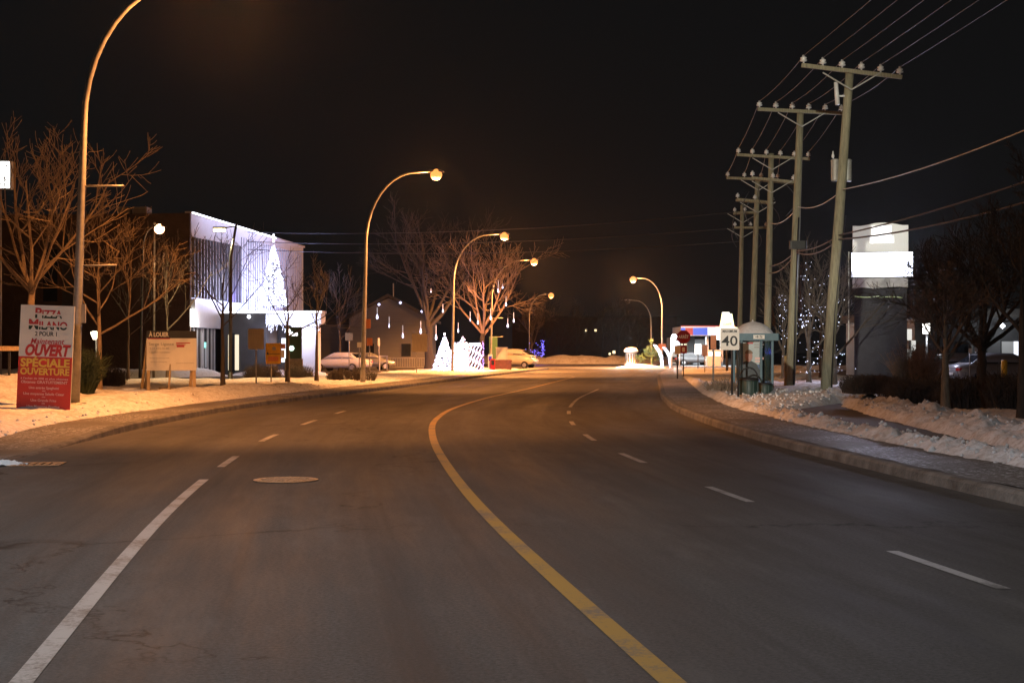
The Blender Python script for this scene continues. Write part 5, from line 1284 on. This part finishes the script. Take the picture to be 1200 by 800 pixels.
# street cabinet group beside the pale lamp
d = 112
t = thing('green_panel', 'dark green sign panel behind the pale lamp pole', 'sign', (X(577, d + 6), d + 6, 0))
MB().rbox(-.28, .42, -.06, .06, .9, Z(394, d + 6), .03).build('panel', 'green_sign', t); MB().box(-.2, -.12, -.03, .03, 0, .9).box(.26, .34, -.03, .03, 0, .9).build('leg', 'dark_metal', t)
t = thing('utility_cabinet', 'plain grey utility cabinet above the dark red planter', 'cabinet', (X(588, d + 3), d + 3, 0))
MB().rbox(-.46, .46, -.3, .3, .1, Z(407.5, d + 3), .03).build('housing', 'cabinet', t); MB().box(-.5, .5, -.34, .34, Z(407.5, d + 3) + .001, Z(407.5, d + 3) + .05).build('lid', 'cabinet', t); MB().box(-.4, .4, -.33, -.302, .3, 1.5).build('door', 'cabinet', t); MB().box(-.4, .4, -.25, .25, 0, .1).build('base', 'stone', t)
t = thing('planter_box', 'dark red brown planter box at the kerb by the cream van', 'planter', (X(588, d - 3), d - 3, 0))
MB().rbox(-.9, .75, -.3, .3, 0, .78, .05).build('box', 'planter', t); MB().rbox(-.95, .8, -.35, .35, .78, .86, .05).build('rim', 'planter', t); MB().rbox(-.84, .69, -.24, .24, .862, .92, .05).build('soil', 'snow_dirty', t)
t = thing('newspaper_box', 'red newspaper box leaning beside the pale lamp pole', 'newspaper box', (X(577.5, d - 4), d - 4, 0))
MB().rbox(-.17, .17, -.2, .2, .12, .95, .03).build('body', 'stop_red', t); MB().box(-.12, .12, -.215, -.201, .5, .85).build('window', 'glass_dark', t); MB().box(-.15, .15, -.18, .18, 0, .12).build('base', 'dark_metal', t)
t = thing('newspaper_box', 'white newspaper box behind the red one', 'newspaper box', (X(574.5, d - 2.5), d - 2.5, 0))
MB().rbox(-.17, .17, -.2, .2, .12, 1.3, .03).build('body', 'white_panel', t); MB().box(-.12, .12, -.215, -.201, .8, 1.15).build('window', 'glass_dark', t); MB().box(-.15, .15, -.18, .18, 0, .12).build('base', 'dark_metal', t)
# blue lights by the far lamp
t = thing('blue_lights', 'blue violet fairy lights on a small bush near the far street lamp', 'string lights', (X(626, 165), 165, 0))
m = MB()
for i in range(40): m.octa((rng.gauss(0, .5), rng.gauss(0, .3), 1.2 + rng.gauss(0, .5)), .05)
for i in range(40): m.octa((1.0 + rng.gauss(0, .1), 0, 1.0 + rng.random() * 1.8), .05)
struct(m.build('light_chain', 'bulb_blue', t), None, 'stuff'); lamp('POINT', 'blue_glow', (.4, -.6, 1.5), 160, (.2, .12, 1), t, .4)
m = MB()
for i in range(60): a = rng.uniform(0, 2*PI); m.tube([(0, 0, 0), (math.cos(a) * .7 * rng.random(), math.sin(a) * .6 * rng.random(), 1 + rng.random())], [.02, .008], 3)
m.build('twigs', 'bark_dark', t)
# ------------------------------------------------------------------ night sky, air, camera
w = bpy.data.worlds.new('World'); scene.world = w; w.use_nodes = True
nt = w.node_tree; bg = nt.nodes['Background']
sky = nt.nodes.new('ShaderNodeTexSky'); sky.sky_type = 'NISHITA'; sky.sun_disc = False; sky.sun_elevation = R(-4); sky.sun_rotation = R(200)
tc = nt.nodes.new('ShaderNodeTexCoord'); sp = nt.nodes.new('ShaderNodeSeparateXYZ'); nt.links.new(tc.outputs['Generated'], sp.inputs[0])
gl = ramp(nt, sp.outputs[2], [(0.0, (.0056, .0052, .0052)), (.12, (.0052, .0051, .0052)), (.5, (.0044, .0046, .0052))])
mx = nt.nodes.new('ShaderNodeMix'); mx.data_type = 'RGBA'; mx.blend_type = 'ADD'; mx.inputs[0].default_value = .002
nt.links.new(gl, mx.inputs[6]); nt.links.new(sky.outputs[0], mx.inputs[7]); nt.links.new(mx.outputs[2], bg.inputs[0]); bg.inputs[1].default_value = 1.0
HALO_HAZE = .0001
if HALO_HAZE:
    hz = MB().box(-120, 140, -30, 300, -1.1, 24).build('halo_haze', pbr('x', (0, 0, 0))); struct(hz, None, 'stuff')  # thin mist volume added to give the lamps halos
    m = bpy.data.materials.new('halo_haze'); m.use_nodes = True; n2 = m.node_tree; n2.nodes.clear()
    o = n2.nodes.new('ShaderNodeOutputMaterial'); v = n2.nodes.new('ShaderNodeVolumePrincipled')
    v.inputs['Density'].default_value = HALO_HAZE; v.inputs['Color'].default_value = (.9, .9, .9, 1); v.inputs['Anisotropy'].default_value = .9
    n2.links.new(v.outputs[0], o.inputs['Volume']); hz.data.materials[0] = m
cam = bpy.data.cameras.new('camera'); co = bpy.data.objects.new('camera', cam); COL.objects.link(co)
co.location = (0, 0, EYE); co.rotation_euler = (R(90), 0, 0); cam.lens = 50; cam.sensor_width = 36; cam.sensor_fit = 'HORIZONTAL'
cam.shift_y = .01; cam.clip_start = .1; cam.clip_end = 3000; scene.camera = co
cam.dof.use_dof = False
vs = scene.view_settings; vs.view_transform = 'Standard'; vs.look = 'None'; vs.exposure = 0; vs.gamma = 1; vs.use_curve_mapping = False
cy = scene.cycles; cy.use_denoising = True; cy.denoiser = 'OPENIMAGEDENOISE'; cy.max_bounces = 6; cy.diffuse_bounces = 2; cy.glossy_bounces = 2; cy.transparent_max_bounces = 8; cy.volume_bounces = 0
cy.sample_clamp_indirect = 4; cy.caustics_reflective = False; cy.caustics_refractive = False; cy.use_light_tree = True
